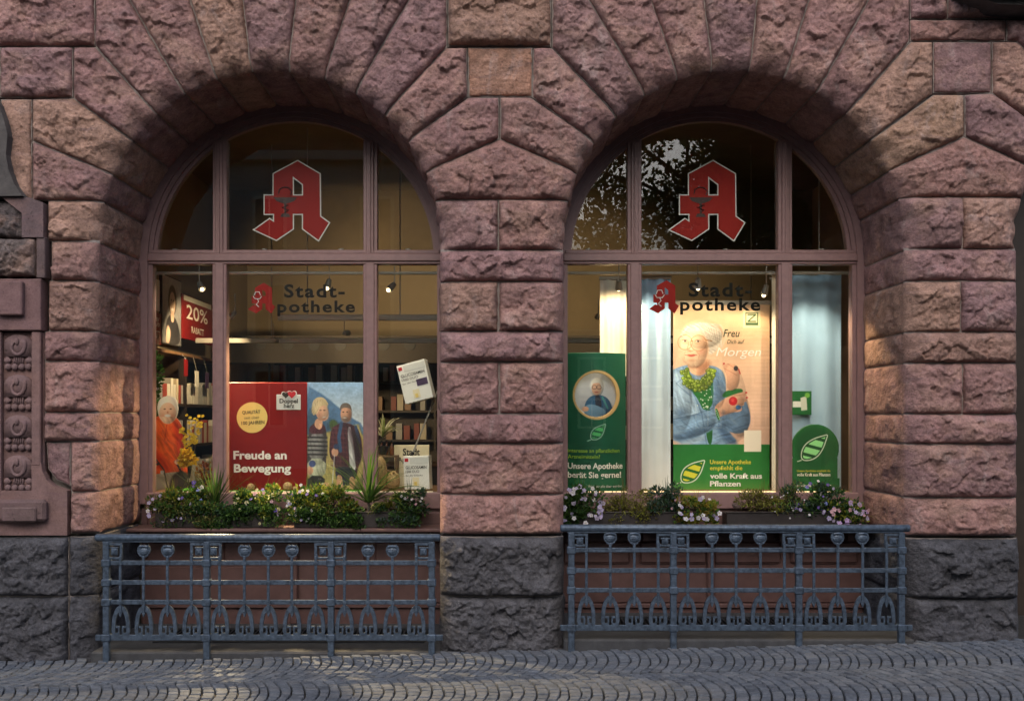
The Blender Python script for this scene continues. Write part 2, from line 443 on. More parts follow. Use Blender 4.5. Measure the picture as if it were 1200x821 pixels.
    verts = [(V[i, 0], Y[i], V[i, 1]) for i in range(len(V))]
    faces = [tuple(t) for t in tris]
    # make front faces look towards -y
    a, b, c = (V[j] for j in faces[0][:3])
    if (b[0] - a[0]) * (c[1] - a[1]) - (b[1] - a[1]) * (c[0] - a[0]) < 0: faces = [f[::-1] for f in faces]
    # skirts and reveals; boundary verts are the first nb input points (map through closest)
    orig = res[3]
    idx = {}
    for vi, src in enumerate(orig):
        for s_ in src:
            if s_ < nb: idx[s_] = vi
    ids = [idx.get(i) for i in range(nb)]
    ND = 26
    # start positions of each edge
    runs = []; k0 = 0
    for i in range(n):
        a = Q[i]; b = Q[(i + 1) % n]; k = max(1, int(round(np.linalg.norm(b - a) / SP)))
        runs.append((k0, k)); k0 += k
    e = 0
    done = set()
    while e < n:
        if not flags[e]:
            s0, k = runs[e]
            base = len(verts)
            for j in range(k + 1):
                v = verts[ids[(s0 + j) % nb]]; verts.append((v[0], y_front + back, v[2]))
            for j in range(k):
                i0 = ids[(s0 + j) % nb]; i1 = ids[(s0 + j + 1) % nb]
                faces.append((i1, i0, base + j, base + j + 1))
            e += 1
        else:
            # merge consecutive reveal edges into one strip
            e1 = e
            while e1 + 1 < n and flags[e1 + 1]: e1 += 1
            s0 = runs[e][0]; k = sum(runs[q][1] for q in range(e, e1 + 1))
            line = np.array([B[(s0 + j) % nb] for j in range(k + 1)])
            tn = np.gradient(line, axis=0); out = np.stack([tn[:, 1], -tn[:, 0]], 1); out /= np.linalg.norm(out, axis=1)[:, None]
            arc = np.concatenate([[0], np.cumsum(np.linalg.norm(np.diff(line, axis=0), axis=1))])
            dj = np.minimum(arc, arc[-1] - arc)
            mm = 1 - np.exp(-dj / 0.016)
            rows = [[ids[(s0 + j) % nb] for j in range(k + 1)]]
            y0 = np.array([verts[q][1] for q in rows[0]])
            for d in range(1, ND + 1):
                t = (d / ND); yy = y0 + (REVEAL - y0) * t
                ss = arc + seed * 2.3
                dn = fbm(ss * 6, yy * 6, seed + 50, 4) * 0.030 + facets(ss, yy, 0.09, seed + 60, 0.016, 0.2)
                amp = (0.014 + dn) * mm * min(1, t * 6) * (1 - 0.6 * t) - 0.010 * (1 - mm) * min(1, t * 6)
                pp = line + out * amp[:, None]
                row = list(range(len(verts), len(verts) + k + 1))
                verts += [(pp[j, 0], yy[j], pp[j, 1]) for j in range(k + 1)]
                rows.append(row)
            for d in range(ND):
                for j in range(k):
                    faces.append((rows[d][j + 1], rows[d][j], rows[d + 1][j], rows[d + 1][j + 1]))
            e = e1 + 1
    org = (float(cen[0]), y_front, float(cen[1]))
    me = bpy.data.meshes.new(name)
    va = np.array(verts) - np.array(org)
    me.from_pydata(va.tolist(), [], faces)
    o = link(name, me, M[material], parent, True, org, color)
    STONES.append(o)
    return o

PAL = [(0.279, 0.163, 0.152), (0.26, 0.155, 0.154), (0.289, 0.166, 0.148), (0.309, 0.188, 0.154), (0.266, 0.162, 0.157), (0.293, 0.173, 0.157), (0.316, 0.193, 0.151)]
CIR = {'L': (314.0, 281.0), 'R': (862.0, 281.0), 'T': (1397.0, 281.0)}
CR = 201.5
def C(k, px, py):                       # point on the intrados circle towards (px,py)
    cx, cy = CIR[k]; d = math.hypot(px - cx, py - cy); return (cx + (px - cx) * CR / d, cy + (py - cy) * CR / d)
def CY(k, py, side):                    # point on circle / jamb at a height
    cx, cy = CIR[k]
    if py >= cy: return (cx + side * CR, py)
    return (cx + side * math.sqrt(CR * CR - (py - cy) ** 2), py)
def arc(k, a, b, n=None):               # points from a to b along circle (both on it)
    cx, cy = CIR[k]
    if a[1] >= cy - 0.01 and b[1] >= cy - 0.01: return [a, b]
    pts = [a]
    aa = a if a[1] < cy else (a[0], cy); bb = b if b[1] < cy else (b[0], cy)
    if aa != a: pts.append(aa)
    t0 = math.atan2(aa[1] - cy, aa[0] - cx); t1 = math.atan2(bb[1] - cy, bb[0] - cx)
    d = (t1 - t0 + math.pi) % (2 * math.pi) - math.pi
    m = max(1, int(abs(d) / 0.09))
    for i in range(1, m + 1):
        t = t0 + d * i / m; pts.append((cx + CR * math.cos(t), cy + CR * math.sin(t)))
    if bb != b: pts.append(b)
    return pts
def TT(k, x0, y=-62.0):
    cx, cy = CIR[k]; return (cx + (x0 - cx) * (cy - y) / cy, y)
_seed = [1]
def S(parts, color=None, **kw):
    """parts: list of px points, or ('arc', k, a, b) = reveal run from a to b"""
    pts = []; fl = []
    def push(p):
        if pts and math.hypot(p[0] - pts[-1][0], p[1] - pts[-1][1]) < 0.4: return False
        pts.append(p); fl.append(0); return True
    for q in parts:
        if q[0] == 'arc':
            ap = arc(*q[1:])
            push(ap[0])
            for p in ap[1:]:
                fl[-1] = 1; pts.append(p); fl.append(0)
        else: push(q)
    if math.hypot(pts[0][0] - pts[-1][0], pts[0][1] - pts[-1][1]) < 0.4: pts.pop(); fl.pop()
    _seed[0] += 1
    rnd = random.Random(_seed[0] * 13)
    c = color or rnd.choice(PAL)
    k = rnd.uniform(0.9, 1.12); c = tuple(v * k for v in c)
    yf = kw.get('y_front', 0.0)
    pw = [tuple((W(p[0], p[1], 0)[0], W(p[0], p[1], 0)[2])) for p in pts]
    kw.setdefault('bulge', rnd.uniform(0.045, 0.068))
    return stone(pw, fl, building, _seed[0], c, **kw)

# ------------------------------------------------------------------ the building
building = thing('pharmacy_building', 'red sandstone pharmacy front with two arched shop windows between rough stone piers', 'building', (0, 0.4, 0))
OCH = (0.336, 0.213, 0.151); TAN = (0.319, 0.199, 0.154); MAU = (0.276, 0.16, 0.154); PUR = (0.253, 0.154, 0.156); ORA = (0.336, 0.189, 0.135)
# left field beside and above the left arch
S([(-75, -62), (111, -62), (111, 54), (-75, 54)], MAU)
S([(-75, 55), (0, 55), (0, 114), (-75, 114)], MAU)
S([(0, 55), (85, 55), (85, 114), (0, 114)], PUR)
S([(86, 55), (112, 55), ('arc', 'L', C('L', 113, 55), C('L', 86, 115)), (86, 115)], MAU)
S([(38, 116), (86, 115), ('arc', 'L', C('L', 86, 115), C('L', 38, 165)), (38, 165)], TAN)
S([(38, 165), ('arc', 'L', C('L', 38, 165), CY('L', 235, -1)), (38, 235)], MAU)
S([(0, 116), (37, 116), (37, 233), (0, 233)], TAN, bulge=0.02, rough=0.4)
S([(112, -62), TT('L', 152), ('arc', 'L', C('L', 152, 0), C('L', 113, 55)), (112, 55)], MAU)
lj = [152, 223, 285, 347, 410, 479]
lc = [PAL[0], TAN, PUR, PAL[5], PAL[4]]
for i in range(5):
    S([TT('L', lj[i]), TT('L', lj[i + 1]), ('arc', 'L', C('L', lj[i + 1], 0), C('L', lj[i], 0))], lc[i])
S([TT('L', 479), (524, -62), (524, 55), ('arc', 'L', C('L', 523, 55), C('L', 479, 0))], PUR)
S([(523, 56), (547, 56), (548, 113), ('arc', 'L', C('L', 549, 113), C('L', 523, 55))], PAL[5])
S([(549, 114), (585, 114), (585, 163), ('arc', 'L', C('L', 585, 163), C('L', 549, 113))], MAU)
S([(525, -62), (646, -62), (646, 54), (525, 54)], TAN)
S([(548, 55.5), (624, 55.5), (624, 113), (549, 113)], ORA, bulge=0.012, rough=0.3)
S([(586, 163), ('arc', 'R', C('R', 586, 163), CY('R', 234, -1)), ('arc', 'L', CY('L', 234, 1), C('L', 586, 163))], PAL[2])
S([(586, 114), (622, 114), ('arc', 'R', C('R', 623, 114), C('R', 586, 163)), (586, 163)], PAL[5])
S([(625, 56), (647, 56), ('arc', 'R', C('R', 647, 56), C('R', 623, 114)), (624, 114)], MAU)
S([(647, -62), TT('R', 690), ('arc', 'R', C('R', 690, 0), C('R', 647, 55)), (647, 55)], PAL[4])
rj = [690, 763, 825, 887, 948, 1018]
rc = [PAL[0], MAU, PUR, PAL[5], PAL[0]]
for i in range(5):
    S([TT('R', rj[i]), TT('R', rj[i + 1]), ('arc', 'R', C('R', rj[i + 1], 0), C('R', rj[i], 0))], rc[i])
S([TT('R', 1018), (1066, -62), (1066, 49), ('arc', 'R', C('R', 1066, 50), C('R', 1018, 0))], MAU)
S([(1067, 49), (1093, 49), (1093, 110), ('arc', 'R', C('R', 1093, 110), C('R', 1066, 50))], TAN)
S([(1094, 111), (1130, 111), (1130, 160), ('arc', 'R', C('R', 1130, 160), C('R', 1094, 110))], OCH)
S([(1130, 160), ('arc', 'T', C('T', 1130, 160), CY('T', 231, -1)), ('arc', 'R', CY('R', 231, 1), C('R', 1130, 160))], PAL[2])
S([(1131, 111), (1163, 109), ('arc', 'T', C('T', 1163, 109), C('T', 1131, 160)), (1131, 160)], PUR)
S([(1094, 49), (1162, 49), (1162, 109), (1094, 109)], PUR, bulge=0.02, rough=0.45)
S([(1163, 49), (1192, 49), ('arc', 'T', C('T', 1192, 49), C('T', 1163, 109)), (1163, 109)], PAL[3])
S([(1180, 23), (1240, 23), C('T', 1240, 23), C('T', 1192, 49), (1192, 48), (1180, 48)], PUR)
S([(1067, -62), (1110, -62), (1110, 22), (1067, 22)], PUR)
S([(1067, 23), (1179, 23), (1179, 48), (1067, 48)], PAL[2], bulge=0.03)
S([(1111, -62), (1300, -62), (1300, 22), (1111, 22)], PUR)
# left pier courses
for (a, b, x, c) in [(235, 282.5, 56, TAN), (282.5, 329, 60, PAL[5]), (329, 388, 57, PAL[3]), (388, 423, 52, MAU), (423, 483, 52, PAL[2]), (483, 517, 52, MAU), (517, 576, 83, PAL[2]), (576, 625, 83, PAL[2])]:
    S([(x, a), ('arc', 'L', CY('L', a, -1), CY('L', b, -1)), (x, b)], c)
S([(54, 518), (82, 518), (82, 569), (66, 562), (56, 549)], PUR, bulge=0.012, rough=0.6)
# centre pier courses
cc = [(234, 293, 584, PAL[4], PAL[2]), (293, 330, 0, PAL[1], None), (330, 388, 584, PAL[3], PAL[5]), (388, 424, 0, PAL[1], None), (424, 484.5, 585, PAL[0], PAL[2]), (484.5, 519.5, 0, MAU, None), (519.5, 579, 0, PAL[2], None), (579, 626, 0, PAL[2], None)]
for a, b, sp, c1, c2 in cc:
    l0, l1 = CY('L', a, 1), CY('L', b, 1); r0, r1 = CY('R', a, -1), CY('R', b, -1)
    if sp:
        S([(sp, a), (sp, b), ('arc', 'L', l1, l0)], c1); S([(sp, a), ('arc', 'R', r0, r1), (sp, b)], c2)
    else:
        S([('arc', 'R', r0, r1), ('arc', 'L', l1, l0)], c1)
# right pier courses
rcs = [(231, 291.5, 1128, PAL[4], PAL[3]), (291.5, 329, 0, PAL[1], None), (329, 389, 1126, TAN, PUR), (389, 425, 0, PAL[3], None), (425, 485, 1128, PAL[0], PAL[0]), (485, 520, 0, MAU, None), (520, 583, 0, PAL[1], None), (583, 628, 0, PAL[2], None)]
for a, b, sp, c1, c2 in rcs:
    l0, l1 = CY('R', a, 1), CY('R', b, 1); r0, r1 = CY('T', a, -1), CY('T', b, -1)
    if sp:
        S([(sp, a), (sp, b), ('arc', 'R', l1, l0)], c1); S([(sp, a), ('arc', 'T', r0, r1), (sp, b)], c2)
    else:
        S([('arc', 'T', r0, r1), ('arc', 'R', l1, l0)], c1)
# dark plinth courses
GR = [(0.088, 0.088, 0.100), (0.080, 0.081, 0.094), (0.100, 0.098, 0.108)]
pk = dict(material='plinth', y_front=-0.02, name='plinth_stone')
for a, b in ((628, 697.5), (697.5, 790)):
    S([(-75, a), (82, a), (82, b), (-75, b)], GR[0], bulge=0.06, rough=1.2, **pk)
    S([(83, a), ('arc', 'L', CY('L', a, -1), CY('L', b, -1)), (83, b)], GR[1], bulge=0.05, **pk)
    S([('arc', 'R', CY('R', a, -1), CY('R', b, -1)), ('arc', 'L', CY('L', b, 1), CY('L', a, 1))], GR[2], bulge=0.075, rough=1.4, **pk)
    S([('arc', 'T', CY('T', a + 2, -1), CY('T', b + 3, -1)), ('arc', 'R', CY('R', b + 3, 1), CY('R', a + 2, 1))], GR[0], bulge=0.07, rough=1.2, **pk)
# wall beyond the left edge
for i, (a, b) in enumerate([(114, 235), (235, 330), (330, 424), (424, 520), (520, 628)]):
    S([(-75, a), (-30, a), (-30, b), (-75, b)], PAL[i])
mo = mortar.build('mortar', M['mortar'], building); tag(mo, 'thin pale mortar joints behind the stones')
core = MB(); cy0, cy1, zt_ = 0.125, 0.80, W(0, -60)[2]; ccx = [W(CIR[k][0], 0)[0] for k in 'LRT']; rc_ = CR / 160 + 0.035; zs_ = W(0, 281)[2]
for a_, b_ in ((W(-75, 0)[0], ccx[0] - rc_), (ccx[0] + rc_, ccx[1] - rc_), (ccx[1] + rc_, ccx[2] - rc_)): core.box((a_, cy0, -0.3), (b_, cy1, zt_))
for cx_c in ccx:
    for i in range(32):
        t0, t1 = math.pi * i / 32, math.pi * (i + 1) / 32
        pa = (cx_c + rc_ * math.cos(t0), zs_ + rc_ * math.sin(t0)); pb = (cx_c + rc_ * math.cos(t1), zs_ + rc_ * math.sin(t1))
        core.prism([pa, (pa[0], zt_), (pb[0], zt_), pb], cy0, cy1)
core.build('masonry_core', M['mortar'], building)
# upper masonry above the frame of the photograph
up = MB()
a = W(-75, -62, 0); b = W(1300, -62, 0)
for r_ in range(3):
    for k in range(14):
        x0 = a[0] + (b[0] - a[0]) * (k + 0.5 * (r_ % 2)) / 14; x1 = x0 + (b[0] - a[0]) / 14
        if x1 > b[0] + 0.01: x1 = b[0]
        if x1 - x0 < 0.05: continue
        mb = MB().box((x0 + 0.004, -0.03, a[2] + 0.45 * r_ + 0.004), (x1 - 0.004, 0.3, a[2] + 0.45 * (r_ + 1) - 0.004), 0.02)
        o = mb.build('stone', M['stone'], building, False, ((x0 + x1) / 2, 0, a[2] + 0.45 * r_ + 0.2), random.choice(PAL))

# corbel, top right
cb = MB()
p = [W(1113, -62), W(1260, -62), W(1260, 14), W(1135, 14), W(1113, 4)]
cb.prism([(q[0], q[2]) for q in p], -0.30, 0.05)
p = [W(1135, 14), W(1260, 14), W(1260, 24), W(1150, 20)]
cb.prism([(q[0], q[2]) for q in p], -0.22, 0.05)
cb.build('corbel', M['corbel'], building)

# carved pilaster at the left edge
def PX(mb, x0, y0, x1, y1, ya, yb, bev=0.006):
    a = W(x0, y1, 0); b = W(x1, y0, 0); return mb.box((a[0], ya, a[2]), (b[0], yb, b[2]), bev)
pil = MB()
PX(pil, -30, 389, 52, 627, -0.004, 0.1)
PX(pil, -30, 389, 5, 580, -0.05, 0.0); PX(pil, 40.5, 389, 51, 545, -0.05, 0.0)
cv = [(5, 577), (52, 577), (52, 540)] 
ccv = [W(*q) for q in [(-30, 574), (40.5, 574), (40.5, 540), (51, 540), (53, 552), (58, 562), (66, 569), (82, 574), (82, 626), (-30, 626)]]
pil.prism([(q[0], q[2]) for q in ccv], -0.045, 0.02)
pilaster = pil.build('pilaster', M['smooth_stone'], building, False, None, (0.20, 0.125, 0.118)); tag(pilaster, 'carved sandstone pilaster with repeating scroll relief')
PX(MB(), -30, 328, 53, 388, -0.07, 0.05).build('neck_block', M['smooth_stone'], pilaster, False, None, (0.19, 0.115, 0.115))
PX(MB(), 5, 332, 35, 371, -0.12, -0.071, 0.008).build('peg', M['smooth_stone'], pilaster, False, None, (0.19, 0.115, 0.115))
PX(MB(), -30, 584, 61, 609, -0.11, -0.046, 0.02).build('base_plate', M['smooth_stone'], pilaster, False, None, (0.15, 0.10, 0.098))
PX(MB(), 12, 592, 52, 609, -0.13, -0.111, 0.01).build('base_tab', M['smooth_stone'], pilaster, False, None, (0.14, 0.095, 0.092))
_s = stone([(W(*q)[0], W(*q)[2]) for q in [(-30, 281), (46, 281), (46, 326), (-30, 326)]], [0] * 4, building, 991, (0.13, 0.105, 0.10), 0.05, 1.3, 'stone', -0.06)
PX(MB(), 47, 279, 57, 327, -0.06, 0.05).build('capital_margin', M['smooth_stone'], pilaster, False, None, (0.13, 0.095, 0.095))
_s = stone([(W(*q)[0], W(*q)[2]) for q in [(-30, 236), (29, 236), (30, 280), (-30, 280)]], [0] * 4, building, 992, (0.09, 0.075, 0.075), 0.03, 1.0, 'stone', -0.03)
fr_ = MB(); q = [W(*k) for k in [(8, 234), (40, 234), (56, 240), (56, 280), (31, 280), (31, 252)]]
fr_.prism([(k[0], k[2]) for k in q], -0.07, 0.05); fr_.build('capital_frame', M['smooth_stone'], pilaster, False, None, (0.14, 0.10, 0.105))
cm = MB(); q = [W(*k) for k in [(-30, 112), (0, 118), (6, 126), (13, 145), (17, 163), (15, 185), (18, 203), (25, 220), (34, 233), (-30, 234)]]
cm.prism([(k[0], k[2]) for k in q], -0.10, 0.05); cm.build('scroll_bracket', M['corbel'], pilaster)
# one carved motif, four times
cx_ = W(23, 0)[0]
def motif():
    mb = MB(); u = 1 / 160.0
    def pt(dx, dy): return (cx_ + dx * u, -dy * u)
    pts = [pt(-16, 27), pt(-16, 12)] + [pt(16 * math.cos(math.pi - t), 12 - 11 * math.sin(t)) for t in np.linspace(0.15, math.pi - 0.15, 9)] + [pt(16, 12), pt(16, 27)]
    mb.prism(pts, -0.026, 0.0)
    path = []
    for t in np.linspace(-0.6, 4.4, 14):
        rr = 9.5 - 1.2 * t
        path.append((cx_ + (rr * math.cos(t) - 1) * u, -0.030, -(17 + 1.25 * rr * math.sin(t) - 2) * u))
    mb.tube(path, [0.017 - 0.0007 * k for k in range(14)], 7)
    mb.ball((cx_ - 1 * u, -0.030, -9 * u), 0.022, 8, 6, (0.8, 0.6, 1.3))
    for k in range(4): mb.ball((cx_ + (-12 + 8 * k) * u, -0.016, -39 * u), 0.026, 8, 6)
    for k in range(5): mb.tube([(cx_ + (-5 + 2.5 * k) * u, -0.012, -27 * u), (cx_ + (-5 + 2.5 * k) * u, -0.02, -35 * u)], 0.006, 6)
    for s_ in (-1, 1):
        mb.ball((cx_ + s_ * 13 * u, -0.016, -31.5 * u), 0.03, 8, 6, (0.9, 0.7, 0.8))
        mb.tube([(cx_ + s_ * 14 * u, -0.016, -27 * u), (cx_ + s_ * 9 * u, -0.02, -31 * u), (cx_ + s_ * 15 * u, -0.018, -36 * u)], 0.010, 6)
    return mb
m0 = motif().build('carved_ornament', M['smooth_stone'], pilaster, True, None, (0.185, 0.122, 0.122))
m0.location.z = W(0, 391)[2]
for yy in (438, 485, 532):
    c_ = m0.copy(); col.objects.link(c_); c_.location.z = W(0, yy)[2]
m0.location.y = 0

# ------------------------------------------------------------------ window joinery
WY = 0.84
def WW(px, py, y=WY): return W(px, py, y)
ZS = WW(0, 303)[2]
def arch_band(mb, cx, r0, r1, y0, y1, zs, zb=None, n=40):
    """annulus half ring r0<r1 with legs down to zb"""
    pr = []
    for i in range(n + 1):
        t = math.pi * i / n; pr.append((math.cos(t), math.sin(t)))
    inner = [(cx + r0 * c, zs + r0 * s) for c, s in pr]; outer = [(cx + r1 * c, zs + r1 * s) for c, s in pr]
    if zb is not None:
        inner = [(cx + r0, zb)] + inner + [(cx - r0, zb)]; outer = [(cx + r1, zb)] + outer + [(cx - r1, zb)]
    m = len(inner)
    vs = [(p[0], y, p[1]) for y in (y0, y1) for ring in (inner, outer) for p in ring]
    fs = []
    for i in range(m - 1):
        a, b = i, i + 1
        fs += [(a, b, m + b, m + a)[::-1], (2 * m + a, 3 * m + a, 3 * m + b, 2 * m + b)[::-1],
               (a, 2 * m + a, 2 * m + b, b)[::-1], (m + a, m + b, 3 * m + b, 3 * m + a)[::-1]]
    fs += [(0, m, 3 * m, 2 * m), (m - 1, 3 * m - 1, 4 * m - 1, 2 * m - 1)]
    return mb.add(vs, fs)
GLASSY = WY + 0.075
A_OUT = [(348.5, 187.5), (375, 203), (375.5, 253), (386, 260.5), (373, 282), (354, 268), (354, 251), (343.5, 251), (343.5, 268), (323.5, 281.5), (296.5, 269), (315.5, 255.5), (320, 258.5), (320, 251), (309, 251), (309, 228), (319.5, 228), (319.5, 203)]
A_IN = [(343.5, 208), (354, 216), (354, 228), (343.5, 228)]
def poly_hole(mb, outer, inner, y0, y1):
    """flat letter with one hole as a thin prism"""
    pts = [Vector(p) for p in outer] + [Vector(p) for p in inner]
    no = len(outer); ni = len(inner)
    ed = [(i, (i + 1) % no) for i in range(no)] + [(no + i, no + (i + 1) % ni) for i in range(ni)]
    r = delaunay_2d_cdt(pts, ed, [], 1, 1e-7)
    V = [(v.x, v.y) for v in r[0]]
    def inpoly(p, poly):
        c = False; n = len(poly)
        for i in range(n):
            a, b = poly[i], poly[(i + 1) % n]
            if (a[1] > p[1]) != (b[1] > p[1]) and p[0] < (b[0] - a[0]) * (p[1] - a[1]) / (b[1] - a[1]) + a[0]: c = not c
        return c
    T = []
    for f in r[2]:
        cx = sum(V[i][0] for i in f) / 3; cy = sum(V[i][1] for i in f) / 3
        if inpoly((cx, cy), outer) and not inpoly((cx, cy), inner): T.append(f)
    n = len(V)
    vs = [(p[0], y0, p[1]) for p in V] + [(p[0], y1, p[1]) for p in V]
    fs = []
    for f in T:
        a, b, c = (V[i] for i in f)
        s = (b[0] - a[0]) * (c[1] - a[1]) - (b[1] - a[1]) * (c[0] - a[0])
        f = tuple(f) if s > 0 else tuple(f[::-1])
        fs += [f, tuple(i + n for i in f[::-1])]
    return mb.add(vs, fs)
def offset_poly(pts, d):
    n = len(pts); out = []
    ar = sum(pts[i][0] * pts[(i + 1) % n][1] - pts[(i + 1) % n][0] * pts[i][1] for i in range(n)); sg = 1 if ar > 0 else -1
    for i in range(n):
        a, b, c = (np.array(pts[j % n], float) for j in (i - 1, i, i + 1))
        t1 = (b - a) / np.linalg.norm(b - a); t2 = (c - b) / np.linalg.norm(c - b)
        n1 = np.array([t1[1], -t1[0]]) * sg; n2 = np.array([t2[1], -t2[0]]) * sg
        bi = n1 + n2; L = bi @ bi
        out.append(tuple(b + bi * (2 * d / max(L, 0.6))))
    return out
FONTN = [0]
def text(s, x0, x1, ybase, cap, y, material, parent, bold=0.0, shear=0.0, name='lettering', track=1.0, rot=0.0):
    """one line of lettering: px extent x0..x1, baseline and cap height in photo pixels at depth y"""
    cu = bpy.data.curves.new(name, 'FONT'); cu.body = s; cu.size = 1; cu.offset = bold; cu.shear = shear; cu.space_character = track; cu.resolution_u = 3
    to = bpy.data.objects.new('tmp_text', cu); col.objects.link(to)
    me = bpy.data.meshes.new_from_object(to)
    bpy.data.objects.remove(to); bpy.data.curves.remove(cu)
    n = len(me.vertices); co = np.empty(n * 3); me.vertices.foreach_get('co', co); co = co.reshape(-1, 3)
    cu2 = 0.72
    x_a, x_b = co[:, 0].min(), co[:, 0].max()
    k = (CAMD + y) / F
    sx = (x1 - x0) / (x_b - x_a); sy = cap / cu2
    X = (co[:, 0] - x_a) * sx; Y = co[:, 1] * sy
    c, s_ = math.cos(rot), math.sin(rot)
    X, Y = X * c - Y * s_, X * s_ + Y * c
    o = W(x0, ybase, y)
    co2 = np.stack([o[0] + X * k, np.full(n, y), o[2] + Y * k], 1)
    me.vertices.foreach_set('co', co2.ravel()); me.name = name
    # face -y
    ob = link(name, me, M[material] if isinstance(material, str) else material, parent)
    return ob

def build_window(side):
    EY = GLASSY + 0.0155
    cpx = 345.0 if side < 0 else 832.5
    cx = WW(cpx, 0)[0]; RO = 1.29; RI = 163 / 142.86 
    zb = WW(0, 640)[2]; z_sill = WW(0, 590)[2]
    fm = MB()
    arch_band(fm, cx, 1.205, RO, WY, WY + 0.10, ZS, z_sill)
    win = fm.build('window', M['frame'], building); tag(win, 'arched six-light shop window in rose brown joinery')
    f2 = MB(); arch_band(f2, cx, 1.170, 1.2045, WY + 0.018, WY + 0.10, ZS, z_sill); f2.build('frame_moulding', M['frame'], win)
    f3 = MB(); arch_band(f3, cx, 1.140, 1.1695, WY + 0.040, WY + 0.10, ZS, ZS - 0.005); f3.build('frame_moulding', M['frame'], win)
    for sgn in (-1, 1):
        mx = cx + sgn * 88.5 / 142.86
        for (za, zt, wd) in ((z_sill, ZS - 0.03, 0.058), (ZS + 0.04, ZS + math.sqrt(1.16 ** 2 - (88.5 / 142.86) ** 2), 0.058)):
            mm = MB()
            if zt > ZS: 
                mm.box((mx - wd, WY + 0.022, za), (mx + wd, WY + 0.10, zt), 0.004)
                mm.box((mx - wd * 0.52, WY + 0.002, za), (mx + wd * 0.52, WY + 0.0225, zt - 0.02), 0.006)
                mm.box((mx - wd * 0.14, WY - 0.010, za), (mx + wd * 0.14, WY + 0.003, zt - 0.03), 0.004)
            else:
                mm.box((mx - wd, WY + 0.012, za), (mx + wd, WY + 0.10, zt), 0.006)
                mm.box((mx - wd * 0.6, WY + 0.002, za), (mx + wd * 0.6, WY + 0.0125, zt), 0.004)
            mm.build('mullion', M['frame'], win)
    t = MB()
    t.box((cx - 1.2045, WY - 0.012, WW(0, 306)[2]), (cx + 1.2045, WY + 0.098, WW(0, 297)[2]), 0.006)
    t.box((cx - 1.2045, WY + 0.004, WW(0, 309)[2]), (cx + 1.2045, WY + 0.098, WW(0, 306)[2] - 0.0005), 0.004)
    t.box((cx - 1.19, WY + 0.006, WW(0, 297)[2] + 0.0005), (cx + 1.19, WY + 0.098, WW(0, 292.5)[2]), 0.005)
    t.build('transom', M['frame'], win)
    s_ = MB(); s_.box((cx - 1.22, WY - 0.01, WW(0, 596)[2]), (cx + 1.22, WY + 0.10, WW(0, 577)[2]), 0.008); s_.build('bottom_rail', M['frame'], win)
    # panes
    zt0, zt1 = WW(0, 309)[2], WW(0, 576)[2]
    hw = 88.5 / 142.86
    for a, b in ((-1.18, -hw), (-hw, hw), (hw, 1.18)):
        g = MB().box((cx + a, GLASSY, zt1 - 0.02), (cx + b, GLASSY + 0.006, zt0 + 0.02)); o = g.build('pane', M['glass'], win)
        pts = [(cx + a, ZS)] + [(cx + u, ZS + math.sqrt(max(0, 1.155 ** 2 - u * u))) for u in np.linspace(max(a, -1.154), min(b, 1.154), 14)] + [(cx + b, ZS)]
        g = MB(); g.prism(pts, GLASSY, GLASSY + 0.006); g.build('pane', M['glass'], win)
    # emblem in the fanlight
    dx = 0 if side < 0 else 487.5
    conv = lambda pts, ddx=dx: [(WW(p[0] + ddx, p[1], GLASSY)[0], WW(p[0] + ddx, p[1], GLASSY)[2]) for p in pts]
    e = MB(); poly_hole(e, conv(offset_poly(A_OUT, 0.6)), conv(offset_poly(A_IN, -0.6)), EY - 0.0030, EY - 0.0012)
    em = e.build('emblem', M['white'], win); tag(em, 'red gothic letter A emblem with white outline')
    e = MB(); poly_hole(e, conv(offset_poly(A_OUT, -0.8)), conv(offset_poly(A_IN, 0.8)), EY - 0.0052, EY - 0.0031); e.build('emblem_face', M['emblem_red'], win)
    e = MB(); k = 1 / 142.0
    def q(px, py): w_ = WW(px + dx, py, GLASSY); return (w_[0], w_[2])
    yy0, yy1 = EY - 0.0072, EY - 0.0054
    e.prism([q(320, 231), q(348, 231), q(344, 235.5), q(337, 238), q(331, 238), q(324, 235.5)], yy0, yy1)
    e.prism([q(332.6, 238), q(335.4, 238), q(335, 250), q(333, 250)], yy0, yy1)
    e.prism([q(330, 250), q(338, 250), q(340, 254), q(328, 254)], yy0, yy1)
    path = [q(326, 227), q(327, 222), q(332, 219), q(338, 220), q(342, 224), q(340, 228)]
    e.tube([(p[0], yy0 + 0.001, p[1]) for p in path], 0.006, 5)
    path = [q(333, 249), q(338, 246), q(330, 243), q(338, 240)]
    e.tube([(p[0], yy0 + 0.001, p[1]) for p in path], 0.005, 5)
    e.build('chalice_mark', M['chalice'], win)
    # shop name
    if side < 0:
        text('Stadt-', 333, 404, 348, 15, EY - 0.003, 'black', win, 0.026, track=1.18)
        text('potheke', 325, 416, 365.5, 13.6, EY - 0.003, 'black', win, 0.026, track=1.18)
        lx, ly, ls = 290, 331, 0.36
    else:
        text('Stadt-', 807, 881, 347, 16, EY - 0.003, 'black', win, 0.026, track=1.18)
        text('potheke', 797, 891, 363.5, 14.5, EY - 0.003, 'black', win, 0.026, track=1.18)
        lx, ly, ls = 761, 328, 0.39
    cvt = lambda pts: [(WW(lx + (p[0] - 296.5) * ls, ly + (p[1] - 187.5) * ls * 1.06, GLASSY)[0], WW(0, ly + (p[1] - 187.5) * ls * 1.06, GLASSY)[2]) for p in pts]
    e = MB(); poly_hole(e, cvt(A_OUT), cvt(A_IN), EY - 0.004, EY - 0.002); e.build('small_emblem', M['emblem_red'], win)
    e = MB(); f = lambda px, py: (cvt([(px, py)])[0][0], EY - 0.0065, cvt([(px, py)])[0][1])
